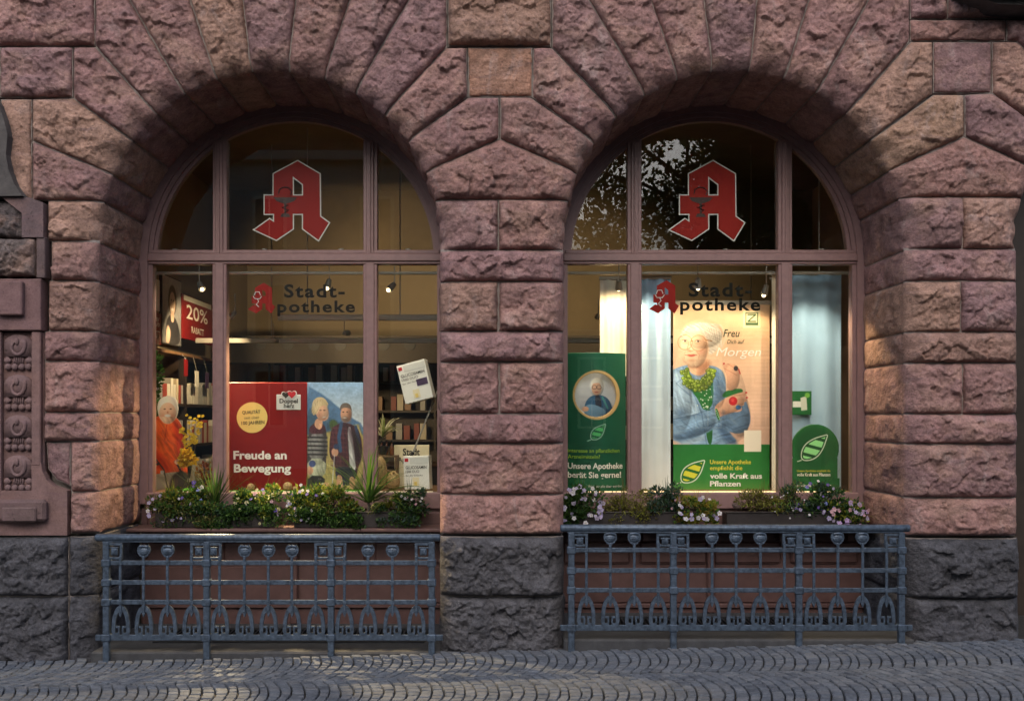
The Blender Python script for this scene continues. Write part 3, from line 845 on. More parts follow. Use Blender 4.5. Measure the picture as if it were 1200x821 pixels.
    e.tube([f(318, 226), f(322, 216), f(334, 216), f(338, 226)], 0.004, 5); e.tube([f(314, 229), f(320, 237), f(336, 237), f(342, 229)], 0.004, 5)
    e.tube([f(328, 237), f(332, 246), f(324, 254), f(333, 262)], 0.004, 5)
    e.build('emblem_mark', M['white'], win)
    return cx, win
M['chalice'] = mat('chalice_print', (0.05, 0.012, 0.010), 0.5)
cxL, winL = build_window(-1)
cxR, winR = build_window(1)
winR['label'] = 'arched six-light shop window in rose brown joinery, reflecting tree leaves'
winL['label'] = 'arched six-light shop window in rose brown joinery, reflecting a facade'

# panelling, ledge, cellar grate and kerb below each window
def below(cx, gz):
    HW = 1.262
    zt = WW(0, 596)[2]; zl = W(0, 616, 0.70)[2]; zf = gz + 0.02
    b = MB(); b.box((cx - HW, WY + 0.02, zf - 0.1), (cx + HW, WY + 0.09, zt + 0.001))
    pan = b.build('panelling', M['panel'], building); tag(pan, 'brown painted timber panelling under the window')
    for x0, x1 in ((-1.21, -0.66), (-0.58, -0.03), (0.03, 0.58), (0.66, 1.21)):
        for za, zc in ((zl - 0.02, zt - 0.02), (WW(0, 660)[2], WW(0, 634)[2])):
            if zc - za < 0.05: continue
            p = MB().box((cx + x0, WY - 0.008, za), (cx + x1, WY + 0.0195, zc), 0.016); p.build('panel', M['panel'], pan)
    for za, zc, pr in ((WW(0, 706)[2], WW(0, 664)[2], 0.012), (WW(0, 734)[2], WW(0, 712)[2], 0.02)):
        for x0, x1 in ((-1.25, -0.004), (0.004, 1.25)):
            MB().box((cx + x0, WY + 0.0195 - pr, za), (cx + x1, WY + 0.0195, zc), 0.006).build('board', M['panel'], pan)
    MB().box((cx - 0.03, WY - 0.03, zf), (cx + 0.03, WY + 0.019, zl - 0.03), 0.008).build('stile', M['panel'], pan)
    MB().box((cx - 1.25, WY - 0.025, WW(0, 711.5)[2]), (cx + 1.25, WY + 0.019, WW(0, 706.5)[2]), 0.006).build('moulding', M['panel'], pan)
    lg = MB(); lg.box((cx - 1.25, 0.50, zl - 0.028), (cx + 1.25, WY + 0.018, zl), 0.008)
    for s in (-1.1, -0.55, 0, 0.55, 1.1): lg.prism([(cx + s - 0.02, zl - 0.03), (cx + s + 0.02, zl - 0.03), (cx + s + 0.02, zl - 0.12), (cx + s - 0.02, zl - 0.12)], 0.70, WY + 0.018)
    lg.build('ledge', M['panel'], building)
    gr = MB()
    n = 60
    for k in range(n):
        x = cx - 0.9 + 2.0 * k / n
        gr.box((x, 0.20, zf - 0.035), (x + 0.011, 0.62, zf + 0.004))
    gr.box((cx - 0.92, 0.17, zf - 0.035), (cx + 1.12, 0.20, zf + 0.008)); gr.box((cx - 0.92, 0.62, zf - 0.035), (cx + 1.12, 0.65, zf + 0.008))
    tag(gr.build('cellar_grate', M['darkiron'], building), 'dark iron cellar grate let into the threshold')
    k = MB()
    k.box((cx - HW, 0.66, zf - 0.15), (cx + HW, WY + 0.019, zf - 0.002)); 
    k.box((cx - HW, -0.12, zf - 0.2), (cx + HW, 0.165, zf + 0.0), 0.012)
    k.box((cx - HW, 0.166, zf - 0.2), (cx - 0.925, 0.659, zf - 0.003)); k.box((cx + 1.125, 0.166, zf - 0.2), (cx + HW, 0.659, zf - 0.003))
    k.box((cx - 0.925, 0.166, zf - 0.45), (cx + 1.125, 0.659, zf - 0.3))
    k.build('threshold', M['kerb'], building)
    return zl
def gz(x): return 0.012 + 0.022 * x
ZLL = below(cxL, gz(cxL) + 0.015); ZLR = below(cxR, gz(cxR) + 0.03)

# doorway beyond the right pier
d = MB(); d.box((W(1399, 0)[0] - 1.3, 0.84, -0.2), (W(1399, 0)[0] + 1.3, 0.95, 4.6)); d.build('door_leaf', M['darkwood'], building)

# ------------------------------------------------------------------ railings
def railing(xs_posts, bays, ytop, yr, ybot, yfoot, label):
    y = -0.13; k = (CAMD + y) / F
    P = lambda px, py: W(px, py, y)
    root = thing('iron_railing', label, 'railing', (P((xs_posts[0] + xs_posts[-1]) / 2, 0)[0], y, gz(P(xs_posts[1], 0)[0])), 'iron railings')
    a, b = P(xs_posts[0] - 13, ytop), P(xs_posts[-1] + 10, ytop)
    t = MB(); L = b[0] - a[0]
    t.tube([(a[0], y, a[2]), (a[0] + 0.01, y, a[2]), (b[0] - 0.01, y, a[2]), (b[0], y, a[2])], [0.02, 0.027, 0.027, 0.02], 14)
    t.box((a[0] + 0.05, y - 0.012, a[2] - 0.034), (b[0] - 0.05, y + 0.012, a[2] - 0.022), 0.002)
    t.build('top_rail', M['iron'], root, True)
    for ry in yr + [ybot]:
        ex = 6 if ry != ybot else 10
        a, b = P(xs_posts[0] - 3 - (ex if ry == ybot else 0), ry), P(xs_posts[-1] + 3 + (ex if ry == ybot else 0), ry)
        h = 0.0165 if ry != ybot else 0.021
        MB().box((a[0], y - 0.008, a[2] - h), (b[0], y + 0.008, a[2] + h), 0.003).build('rail', M['iron'], root)
    for px in xs_posts:
        c = P(px, 0)[0]; zf = gz(c) - 0.02
        m = MB(); m.box((c - 0.022, y - 0.020, zf), (c + 0.022, y + 0.020, P(0, ytop)[2] - 0.03), 0.004)
        for ry in yr + [ybot]:
            z = P(0, ry)[2]; m.box((c - 0.031, y - 0.028, z - 0.026), (c + 0.031, y + 0.028, z + 0.026), 0.006)
        m.build('post', M['iron'], root)
    z1 = P(0, yr[0])[2]; zt = P(0, ytop)[2]; z3 = P(0, yr[2])[2]; zb = P(0, ybot)[2]
    for bx, sq in bays:
        c = P(bx, 0)[0]
        m = MB()
        za = zb + 0.018 + 0.215
        m.box((c - 0.0095, y - 0.022, za - 0.05), (c + 0.0095, y - 0.0085, z1 + (0.05 if not sq else 0.05)), 0.003)
        for ry in yr: 
            z = P(0, ry)[2]; m.box((c - 0.017, y - 0.026, z - 0.013), (c + 0.017, y - 0.0225, z + 0.013), 0.002)
        m.prism([(c - 0.018, za - 0.04), (c + 0.018, za - 0.04), (c, za - 0.085)], y - 0.016, y + 0.004)
        m.build('bar', M['iron'], root)
        if sq == 0:
            h = MB(); zc = z1 + 0.072
            prof = [(-0.050, 0.000), (-0.056, 0.020), (-0.050, 0.044), (-0.034, 0.062), (-0.012, 0.056), (0, 0.062), (0.012, 0.056), (0.034, 0.062), (0.050, 0.044), (0.056, 0.020), (0.050, 0.0), (0.030, -0.026), (0.012, -0.034), (-0.012, -0.034), (-0.030, -0.026)]
            h.prism([(c + p[0] * 0.86, zc + p[1] * 0.95) for p in prof], y - 0.012, y + 0.006)
            h.ball((c, y - 0.012, zc + 0.012), 0.036, 10, 6, (1.05, 0.35, 0.8))
            h.tube([(c - 0.028, y - 0.016, zc + 0.045), (c, y - 0.024, zc + 0.050), (c + 0.028, y - 0.016, zc + 0.045)], 0.008, 6)
            h.build('bud_finial', M['iron'], root)
        else:
            h = MB(); s = sq                      # spiral square; sq=+1 joins the post on its left, -1 on its right
            ox = c - s * 0.048 ; w2 = 0.060; zc = (z1 + 0.014 + zt - 0.034) / 2 + 0.004; hh = (zt - 0.034 - z1 - 0.014) / 2 - 0.008
            q = lambda x0, z0, x1, z1_: h.box((ox + min(s * x0, s * x1), y - 0.010, zc + min(z0, z1_)), (ox + max(s * x0, s * x1), y + 0.008, zc + max(z0, z1_)), 0.002)
            q(-w2, hh - 0.018, w2, hh); q(w2 - 0.020, -hh, w2, hh - 0.0185)
            q(-w2 + 0.006, -hh, w2 - 0.0205, -hh + 0.016); q(-w2 + 0.006, -hh + 0.0165, -w2 + 0.022, hh - 0.030)
            q(-w2 + 0.0225, hh - 0.040, w2 - 0.032, hh - 0.030)
            h.box((ox - 0.022, y - 0.017, zc - 0.030), (ox + 0.026, y + 0.006, zc + 0.018), 0.006)
            h.box((ox - 0.012, y - 0.025, zc - 0.018), (ox + 0.016, y - 0.0165, zc + 0.008), 0.004)
            h.box((c - 0.006, y - 0.014, z1 + 0.03), (c + 0.012, y - 0.004, z1 + 0.062), 0.003)
            h.build('square_scroll', M['iron'], root)
        # horseshoe foot
        h = MB(); z0 = zb + 0.018
        out = []; inn = []
        for t in np.linspace(0, 1, 13):
            an = math.pi * t
            x = -math.cos(an); zz = math.sin(an)
            out.append((c + x * 0.066, z0 + 0.03 + zz ** 0.85 * 0.185))
            inn.append((c + x * 0.040, z0 + 0.03 + zz ** 0.85 * 0.148))
        out = [(c - 0.064, z0 + 0.018)] + out + [(c + 0.064, z0 + 0.018)]; inn = [(c - 0.040, z0 + 0.018)] + inn + [(c + 0.040, z0 + 0.018)]
        m = len(out)
        vs = [(p[0], yy, p[1]) for yy in (y - 0.010, y + 0.008) for ring in (out, inn) for p in ring]; fs = []
        for i in range(m - 1):
            a, b = i, i + 1
            fs += [(a, b, m + b, m + a)[::-1], (2 * m + a, 3 * m + a, 3 * m + b, 2 * m + b)[::-1], (a, 2 * m + a, 2 * m + b, b)[::-1], (m + a, m + b, 3 * m + b, 3 * m + a)[::-1]]
        h.add(vs, fs)
        h.box((c - 0.062, y - 0.008, z0), (c - 0.010, y + 0.006, z0 + 0.0178)); h.box((c + 0.010, y - 0.008, z0), (c + 0.062, y + 0.006, z0 + 0.0178))
        for s in (-1, 1):
            h.box((c + s * 0.008, y - 0.009, z0 + 0.0182), (c + s * 0.020, y + 0.006, z0 + 0.052)); h.box((c + s * 0.008, y - 0.0095, z0 + 0.0525), (c + s * 0.036, y + 0.0065, z0 + 0.066))
        h.build('horseshoe', M['iron'], root)
    return root
bl = [(142, 1), (169, 0), (197, 0), (225, -1), (258, 1), (287, 0), (315, 0), (342.5, 0), (370.5, -1), (404, 1), (431.5, 0), (460, 0), (488, -1)]
br = [(687, 1), (715, 0), (743, 0), (771, -1), (805.5, 1), (834, 0), (862, 0), (890.5, 0), (918.5, -1), (953, 1), (981, 0), (1010, 0), (1038, -1)]
railing([125, 242.5, 388, 506], bl, 629.5, [659, 682, 705], 746.5, 766, 'blue grey wrought iron railing before the window with the red display')
railing([669.5, 789, 936, 1056], br, 618.5, [644, 668, 691], 735, 757, 'blue grey wrought iron railing before the window with the portrait poster')

# ------------------------------------------------------------------ pavement
gmb = MB(); XE = 60
gmb.quad((-XE, -60, gz(-4) - 0.055), (XE, -60, gz(4) - 0.055), (4.6, -60, gz(4) - 0.055), (-4.6, -60, gz(-4) - 0.055)) if False else None
def gp(x): return gz(max(-5.5, min(5.5, x))) - 0.030
xs = [-120, -5.5, 0, 5.5, 120]; ys = [2.0, -2.9, -60, -300]
vs = [(x, y, gp(x)) for y in ys for x in xs]; fs = []
for j in range(3):
    for i in range(4):
        fs.append((j * 5 + i, (j + 1) * 5 + i, (j + 1) * 5 + i + 1, j * 5 + i + 1))
g = MB().add(vs, fs).build('ground', M['joint'], None); struct(g)
pav = bpy.data.objects.new('pavement', None); col.objects.link(pav); pav['kind'] = 'structure'; pav.location = (0, -1.4, 0)
rng = random.Random(5)
BAND, NJ, STEP, SAG = 0.78, 11, 0.071, 0.12
cob = []
YA = 0.02
def arcpt(bnd, i, t):
    x = -5.7 + i * STEP + SAG * (1 - (2 * t - 1) ** 2) + (0.5 * STEP if bnd % 2 else 0) + 0.012 * math.sin(i * 0.7 + bnd) + jit[bnd, i] + 0.006 * math.sin(t * 9 + i * 2.1)
    return (x, YA - bnd * BAND - t * BAND + 0.018 * math.sin(x * 1.7 + bnd * 2))
jit = {}
for bnd in range(5):
    nn = int(11.4 / STEP)
    for i in range(nn + 1): jit[bnd, i] = rng.uniform(-0.007, 0.007)
    for i in range(nn):
        off = 0.5 * (i % 2) + rng.uniform(-0.2, 0.2)
        cuts = [0.0] + [min(1, max(0, (j + off + rng.uniform(-0.13, 0.13)) / NJ)) for j in range(NJ + 1)] + [1.0]
        cuts = sorted(c_ for c_ in cuts)
        for t0, t1 in zip(cuts[:-1], cuts[1:]):
            if t1 - t0 < 0.35 / NJ: continue
            q = [arcpt(bnd, i, t0), arcpt(bnd, i + 1, t0), arcpt(bnd, i + 1, t1), arcpt(bnd, i, t1)]
            cob.append((sum(p[0] for p in q) / 4, sum(p[1] for p in q) / 4, q))
def inside_pier(x, y):
    if y < -0.125: return False
    for a, b in ((cxL - 1.255, cxL + 1.255), (cxR - 1.255, cxR + 1.255)):
        if a < x < b: return True
    return y > -0.06
cob = [c for c in cob if not inside_pier(c[0], c[1])]
def cob_geo(c):
    cx, cy, q = c
    r = rng.uniform(0.85, 0.92); dz = rng.uniform(-0.003, 0.003); tx, ty = rng.uniform(-0.035, 0.035), rng.uniform(-0.035, 0.035)
    # eight-corner outline with knocked-off corners
    out = []
    for k in range(4):
        p = q[k]; pn = q[(k + 1) % 4]; pp = q[k - 1]
        for o_, f in ((pp, 0.10), (pn, 0.10)):
            f *= rng.uniform(0.5, 1.5)
            out.append((p[0] + (o_[0] - p[0]) * f, p[1] + (o_[1] - p[1]) * f))
    z0 = gz(cx)
    top = []; mid = []; low = []
    for (x, y) in out:
        dx, dy = (x - cx), (y - cy)
        top.append((cx + dx * r * 0.88, cy + dy * r * 0.88, z0 + dz + dx * tx + dy * ty + rng.uniform(-0.0015, 0.0015)))
        mid.append((cx + dx * r * 0.97, cy + dy * r * 0.97, z0 + dz - 0.006 + dx * tx + dy * ty))
        low.append((cx + dx * r, cy + dy * r, z0 - 0.04))
    ct = (cx, cy, z0 + dz + 0.001)
    vs = top + mid + low + [ct]; n = 8; fs = []
    for k in range(n):
        k2 = (k + 1) % n
        fs += [(k2, k, 24), (n + k2, n + k, k, k2), (2 * n + k2, 2 * n + k, n + k, n + k2)]
    return vs, [f[::-1] for f in fs]
def key(c):
    d = -(-CAMD) + c[1]
    px = VX + c[0] * F / (CAMD + c[1]); py = VY + (CAMZ - gz(c[0])) * F / (CAMD + c[1])
    return (0 if (5 < px < 1195 and py < 817) else 1, c[1])
cob.sort(key=key)
CB = [(0.113, 0.127, 0.152), (0.102, 0.116, 0.140), (0.130, 0.142, 0.163), (0.092, 0.104, 0.127), (0.120, 0.128, 0.145)]
for c in cob[:300]:
    vs, fs = cob_geo(c)
    o = MB().add(vs, fs).build('cobblestone', M['cobble'], pav, False, (c[0], c[1], gz(c[0])), rng.choice(CB))
rest = [MB() for _ in CB]
allr = MB()
for c in cob[300:]:
    vs, fs = cob_geo(c); rest[rng.randrange(len(CB))].add(vs, fs)
for k, mb in enumerate(rest):
    o = mb.build('cobblestone_paving', M['cobble'], pav, False, None, CB[k]); o['kind'] = 'stuff'

# ------------------------------------------------------------------ shop interior (setting)
IX0, IX1, IY0, IY1, IZ0, IZ1 = -3.62, 3.9, 0.945, 6.6, 0.15, 4.55
struct(MB().box((IX0, IY0, IZ0 - 0.1), (IX1, IY1, IZ0)).build('shop_floor', M['floor']))
struct(MB().box((IX0 - 0.2, 0.2, IZ1), (IX1 + 0.2, IY1 + 0.2, IZ1 + 0.2)).build('ceiling', M['ceiling']))
struct(MB().box((IX0 - 0.2, IY1, IZ0 - 0.1), (IX1 + 0.2, IY1 + 0.2, IZ1)).build('wall_back', M['plaster']))
struct(MB().box((IX0 - 0.2, IY0, IZ0 - 0.1), (IX0, IY1, IZ1)).build('wall_left', M['plaster']))
struct(MB().box((IX1, IY0, IZ0 - 0.1), (IX1 + 0.2, IY1, IZ1)).build('wall_right', M['plaster']))
fw = MB(); y0, y1 = 0.942, 1.04; rr = 1.255
for a, b in ((IX0 - 0.2, cxL - rr), (cxL + rr, cxR - rr), (cxR + rr, IX1 + 0.2)): fw.box((a, y0, -0.3), (b, y1, IZ1))
for cx in (cxL, cxR):
    fw.box((cx - rr, y0, -0.3), (cx + rr, y1, 1.02))
    for i in range(24):
        t0, t1 = math.pi * i / 24, math.pi * (i + 1) / 24
        pa = (cx + rr * math.cos(t0), ZS + rr * math.sin(t0)); pb = (cx + rr * math.cos(t1), ZS + rr * math.sin(t1))
        fw.prism([pa, (pa[0], IZ1), (pb[0], IZ1), pb], y0, y1)
struct(fw.build('wall_front', M['plaster']))
ZD = 1.062
for cx in (cxL, cxR): struct(MB().box((cx - 1.30, 1.042, ZD - 0.04), (cx + 1.30, 2.0, ZD)).build('display_floor', M['wood']))
# dropped bulkhead with round vents, deep in the shop
M['black_card'] = mat('matt_black', (0.009, 0.008, 0.008), 0.7)
bk = MB().box((-3.4, 4.3, W(0, 425, 4.3)[2]), (3.7, 4.5, W(0, 393, 4.3)[2])).build('bulkhead', mat('bulkhead_paint', (0.018, 0.013, 0.009), 0.8)); struct(bk)
for px in (305, 337, 368, 399, 450, 480):
    c = W(px, 404, 4.3); MB().lathe([(0.07, 0.012), (0.07, -0.01), (0.05, -0.012)], c, 'y', 16).build('round_vent', M['black_card'], bk)
struct(MB().box((IX0, 5.0, 3.76), (IX1, 5.25, IZ1 - 0.001)).build('added_beam', M['ceiling']))  # added to hide the lit top of the back wall
# suspended light tracks
for (py, yy, xa, xb, th, lb) in ((320, 1.35, -3.3, 3.6, 0.012, 'thin white lighting track close behind the window heads'), (399, 3.0, -3.2, 3.4, 0.026, 'broad white lighting track hung mid shop'), (372, 2.4, -2.2, 0.2, 0.03, 'short white lighting track in front of the broad one')):
    z = W(0, py, yy)[2]
    root = thing('lighting_track', lb, 'track', ((xa + xb) / 2, yy, z))
    MB().box((xa, yy - 0.02, z - th), (xb, yy + 0.02, z + th), 0.004).build('rail', M['metal'], root)
    for k in range(3):
        x = xa + (xb - xa) * (0.12 + 0.38 * k); MB().tube([(x, yy, z + th), (x, yy, IZ1)], 0.006, 6).build('hanger', M['metal'], root)

# ------------------------------------------------------------------ lamps
LAMP = (1.0, 0.70, 0.38)
def spot(px, py, y, target, energy, cone, label, size=0.03, blend=0.5, bulb=0.016, colr=LAMP):
    c = W(px, py, y); t = Vector(target); d = (t - c).normalized()
    root = thing('spotlight', label, 'lamp', c, 'warm shop spotlights')
    m = MB(); b = c - d * 0.09
    m.tube([b, c - d * 0.004], [0.022, 0.032], 10, False); m.tube([b - d * 0.002, b], [0.012, 0.0225], 10)
    if py > 320: m.tube([b, (b[0], b[1], b[2] + 0.18)], 0.005, 6)
    m.build('housing', M['metal'], root)
    MB().ball(c, bulb, 10, 8).build('bulb', M['bulb'], root, True)
    L = bpy.data.lights.new('spot', 'SPOT'); L.energy = energy; L.color = colr; L.spot_size = R(cone); L.spot_blend = blend; L.shadow_soft_size = size
    lo = bpy.data.objects.new('lamp_light', L); col.objects.link(lo); lo.location = c + d * 0.035
    lo.rotation_euler = (-d).to_track_quat('Z', 'Y').to_euler()
    lo.parent = root; lo.matrix_parent_inverse = parent_world(root).inverted()
    return root
spot(237, 339, 1.55, (-0.85, -0.6, 0.0), 1000, 42, 'small glowing spotlight above the cardboard woman in orange')
spot(383, 338, 1.7, (-1.9, 1.2, 1.4), 20, 110, 'small glowing spotlight behind the dark shop name over the red display')
spot(455, 340, 1.5, (-2.8, 0.15, 0.62), 330, 58, 'small glowing spotlight above the hanging white carton')
spot(725, 339, 1.30, (1.05, 1.75, 2.2), 30, 130, 'small glowing spotlight before the plain white banner')
spot(818, 338, 1.08, (1.75, 1.45, 1.9), 5, 140, 'small glowing spotlight over the portrait poster')
spot(895, 346, 1.20, (1.95, 1.40, 1.4), 6, 140, 'small glowing spotlight at the right edge of the portrait poster')
spot(930, 304, 1.08, (3.05, 0.3, 0.35), 95, 62, 'small spotlight tucked behind the transom aimed at the right jamb')
spot(325, 398, 3.0, (-1.6, 6.6, 3.1), 75, 90, 'small distant spotlight under the broad track near the red display')
spot(408, 390, 3.0, (-0.4, 6.6, 3.1), 75, 90, 'small distant spotlight on the broad track beside the mullion')
spot(700, 371, 3.2, (0.9, 6.6, 3.0), 60, 90, 'small distant spotlight left of the white banner')
spot(270, 372, 2.4, (-3.4, 3.0, 2.1), 42, 110, 'small distant spotlight on the short track')
# unseen spots added behind each transom to brighten the displays
for px, tx, ty, tz, en, lb in ((205, -2.85, 1.3, 1.5, 30, 'above the cardboard person'), (310, -2.05, 1.25, 1.5, 22, 'above the red board'), (400, -1.35, 1.25, 1.5, 26, 'above the walking couple'), (478, -0.85, 1.25, 1.5, 26, 'above the white cartons'), (690, 0.85, 1.2, 1.5, 34, 'above the green column'), (770, 1.35, 1.4, 1.3, 34, 'above the pale blue banner'), (850, 1.95, 1.45, 1.30, 14, 'above the portrait poster'), (962, 2.75, 1.4, 1.4, 40, 'above the leaf sign')):
    spot(px, 304, 1.06, (tx, ty, tz), en, 95, 'unseen spotlight added behind the transom ' + lb, blend=0.8, colr=(1.0, 0.84, 0.62))
# light strips inside the right-hand frame
z0_, z1_ = WW(0, 574, 1.0)[2], WW(0, 318, 1.0)[2]
for (px, lb) in ((1002, 'glowing vertical light strip beside the sky blue banner'), (915, 'glowing vertical light strip beside the portrait poster')):
    c = W(px, 0, 0.99); root = thing('light_strip', lb, 'light strip', (c[0], 0.99, z0_))
    MB().box((c[0] - 0.004, 0.985, z0_), (c[0] + 0.004, 0.995, z1_)).build('diffuser', M['led'], root)
    MB().box((c[0] - 0.007, 0.9955, z0_ - 0.004), (c[0] + 0.007, 1.004, z1_ + 0.004)).build('channel', M['metal'], root)
M['sill_glow'] = mat('sunlit_sill_glow', (1, 0.9, 0.7), 0.3, emit=(1.0, 0.70, 0.40), estr=0.5)  # emission stands in for the thin line of sunlight on the left sill
for cx, lb in ((cxR, 'glowing light strip along the sill under the portrait poster'), (cxL, 'faint glow standing in for sunlight along the sill under the red display')):
    root = thing('light_strip', lb, 'light strip', (cx, 1.06, ZD))
    MB().box((cx - 1.12, 1.055, ZD + 0.009), (cx + 1.12, 1.065, ZD + 0.013)).build('diffuser', M['led'] if cx > 0 else M['sill_glow'], root)
    MB().box((cx - 1.125, 1.052, ZD + 0.0005), (cx + 1.125, 1.068, ZD + 0.0085)).build('channel', M['metal'], root)

# ------------------------------------------------------------------ printed things: a small painter on a fine grid of coloured points
def chaikin(p, k=2):
    for _ in range(k):
        q = []
        for i in range(len(p)):
            a, b = np.array(p[i], float), np.array(p[(i + 1) % len(p)], float); q += [tuple(a * 0.75 + b * 0.25), tuple(a * 0.25 + b * 0.75)]
        p = q
    return p
class Canvas:
    def __init__(s, x0, y0, x1, y1, res=2.0, bg=(255, 255, 255)):
        s.x0, s.y0, s.x1, s.y1 = x0, y0, x1, y1
        s.nx = int((x1 - x0) * res) + 1; s.ny = int((y1 - y0) * res) + 1
        s.X, s.Y = np.meshgrid(np.linspace(x0, x1, s.nx), np.linspace(y0, y1, s.ny))
        s.C = np.ones((s.ny, s.nx, 3)) * np.array(bg, float); s.mask = None
    def blend(s, a, c):
        a = np.clip(a, 0, 1)[..., None]; s.C = s.C * (1 - a) + np.asarray(c, float) * a
    def sd(s, pts):
        X, Y = s.X, s.Y; ins = np.zeros(X.shape, bool); d = np.full(X.shape, 1e9); n = len(pts)
        for i in range(n):
            ax, ay = pts[i]; bx, by = pts[(i + 1) % n]
            ex, ey = bx - ax, by - ay; L2 = ex * ex + ey * ey + 1e-12
            t = np.clip(((X - ax) * ex + (Y - ay) * ey) / L2, 0, 1)
            d = np.minimum(d, (X - ax - t * ex) ** 2 + (Y - ay - t * ey) ** 2)
            ins ^= ((ay > Y) != (by > Y)) & (X < ex * (Y - ay) / (ey if abs(ey) > 1e-9 else 1e-9) + ax)
        d = np.sqrt(d); return np.where(ins, -d, d)
    def poly(s, pts, c, soft=0.6, a=1.0, smooth=2):
        if smooth: pts = chaikin(pts, smooth)
        s.blend(a * (0.5 - s.sd(pts) / soft), c); return s
    def ell(s, cx, cy, rx, ry, c, soft=0.6, a=1.0, rot=0.0):
        ca, sa = math.cos(rot), math.sin(rot); u = (s.X - cx) * ca + (s.Y - cy) * sa; v = -(s.X - cx) * sa + (s.Y - cy) * ca
        d = (np.sqrt((u / rx) ** 2 + (v / ry) ** 2) - 1) * min(rx, ry)
        s.blend(a * (0.5 - d / soft), c); return s
    def ring(s, cx, cy, rx, ry, w, c, soft=0.4, a=1.0):
        d = np.abs((np.sqrt(((s.X - cx) / rx) ** 2 + ((s.Y - cy) / ry) ** 2) - 1) * min(rx, ry)) - w
        s.blend(a * (0.5 - d / soft), c); return s
    def line(s, pts, w, c, soft=0.5, a=1.0):
        d = np.full(s.X.shape, 1e9)
        for (ax, ay), (bx, by) in zip(pts[:-1], pts[1:]):
            ex, ey = bx - ax, by - ay; L2 = ex * ex + ey * ey + 1e-12
            t = np.clip(((s.X - ax) * ex + (s.Y - ay) * ey) / L2, 0, 1)
            d = np.minimum(d, np.hypot(s.X - ax - t * ex, s.Y - ay - t * ey))
        s.blend(a * (0.5 - (d - w / 2) / soft), c); return s
    def grad(s, ya, ca, yb, cb_, where=None):
        t = np.clip((s.Y - ya) / (yb - ya), 0, 1)[..., None]; g = np.array(ca, float) * (1 - t) + np.array(cb_, float) * t
        m = ((s.Y >= ya) & (s.Y <= yb)) if where is None else where
        s.C = np.where(m[..., None], g, s.C); return s
    def noise(s, sc_, amp, seed=0, where=None):
        n = 1 + amp * fbm(s.X * sc_, s.Y * sc_, seed, 4)
        s.C = np.clip(s.C * (n[..., None] if where is None else np.where(where, n, 1)[..., None]), 0, 255); return s
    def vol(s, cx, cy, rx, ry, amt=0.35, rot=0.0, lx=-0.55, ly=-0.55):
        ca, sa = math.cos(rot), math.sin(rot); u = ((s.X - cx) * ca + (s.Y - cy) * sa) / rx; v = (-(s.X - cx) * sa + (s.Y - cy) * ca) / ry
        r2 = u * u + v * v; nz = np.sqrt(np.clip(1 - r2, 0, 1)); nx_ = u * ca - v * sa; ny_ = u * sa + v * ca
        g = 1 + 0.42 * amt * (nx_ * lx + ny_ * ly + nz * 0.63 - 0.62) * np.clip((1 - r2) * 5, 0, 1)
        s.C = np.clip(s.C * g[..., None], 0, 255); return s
    def folds(s, m, rot, amp, seed, fu=0.05, fv=0.42):
        ca, sa = math.cos(rot), math.sin(rot); u = (s.X * ca + s.Y * sa); v = (-s.X * sa + s.Y * ca)
        n = fbm(u * fu + 3, v * fv + 1.2 * vn(u * 0.1, v * 0.1, seed), seed, 3)
        s.C = np.clip(s.C * np.where(m, 1 + amp * n, 1)[..., None], 0, 255); return s
    def leaf(s, tipx, tipy, basex, basey, wid, inner, stripe, outline=(235, 240, 225), ow=1.0):
        ux, uy = tipx - basex, tipy - basey; L = math.hypot(ux, uy); ux /= L; uy /= L; nx, ny = -uy, ux
        def p(t, k): return (basex + ux * L * t + nx * wid * k, basey + uy * L * t + ny * wid * k)
        pts = [p(0, 0), p(0.12, 0.62), p(0.35, 1.0), p(0.62, 0.80), p(0.85, 0.33), p(1, 0), p(0.85, -0.33), p(0.62, -0.80), p(0.35, -1.0), p(0.12, -0.62)]
        cp = chaikin(pts, 2); d = s.sd(cp)
        s.blend(0.5 - (d + 1.5 * ow) / 0.5, inner)
        q = ((s.X - basex) * ux + (s.Y - basey) * uy) / L
        st = (np.sin((q - 0.5 * ((s.X - basex) * nx + (s.Y - basey) * ny) / L * 1.2) * 2 * math.pi * 3.6) > -0.45).astype(float)
        s.blend(np.where(d < -2.6 * ow, st, 0), stripe)
        s.blend(0.5 - (np.abs(d + ow * 0.5) - ow * 0.5) / 0.5, outline)
        s.line([(basex, basey), (basex - ux * 4 - nx * 2, basey - uy * 4 - ny * 2)], ow, outline); return s
    def build(s, name, parent, y, thick=0.006, yfun=None, matk='print'):
        k = lin(np.clip(s.C, 0, 255))
        nx, ny = s.nx, s.ny
        yv = np.full(s.X.shape, float(y)) if yfun is None else yfun(s.X, s.Y)
        sca = (CAMD + y) / F
        VXs = (s.X - VX) * sca; VZ = CAMZ + (VY - s.Y) * sca
        v = np.stack([VXs, yv, VZ], -1).reshape(-1, 3)
        ii = np.arange(nx * ny).reshape(ny, nx)
        q = np.stack([ii[:-1, :-1], ii[1:, :-1], ii[1:, 1:], ii[:-1, 1:]], -1)
        if s.mask is not None:
            mk = s.mask; keep = mk[:-1, :-1] & mk[1:, :-1] & mk[1:, 1:] & mk[:-1, 1:]
            q = q[keep]
        q = q.reshape(-1, 4)
        # back copy and rim give the card its thickness
        nv = len(v); vb = v.copy(); vb[:, 1] += thick
        ed = np.concatenate([q[:, [0, 1]], q[:, [1, 2]], q[:, [2, 3]], q[:, [3, 0]]])
        key_ = np.sort(ed, 1); _, inv, cnt = np.unique(key_[:, 0].astype(np.int64) * nv + key_[:, 1], return_inverse=True, return_counts=True)
        bd = ed[cnt[inv] == 1]
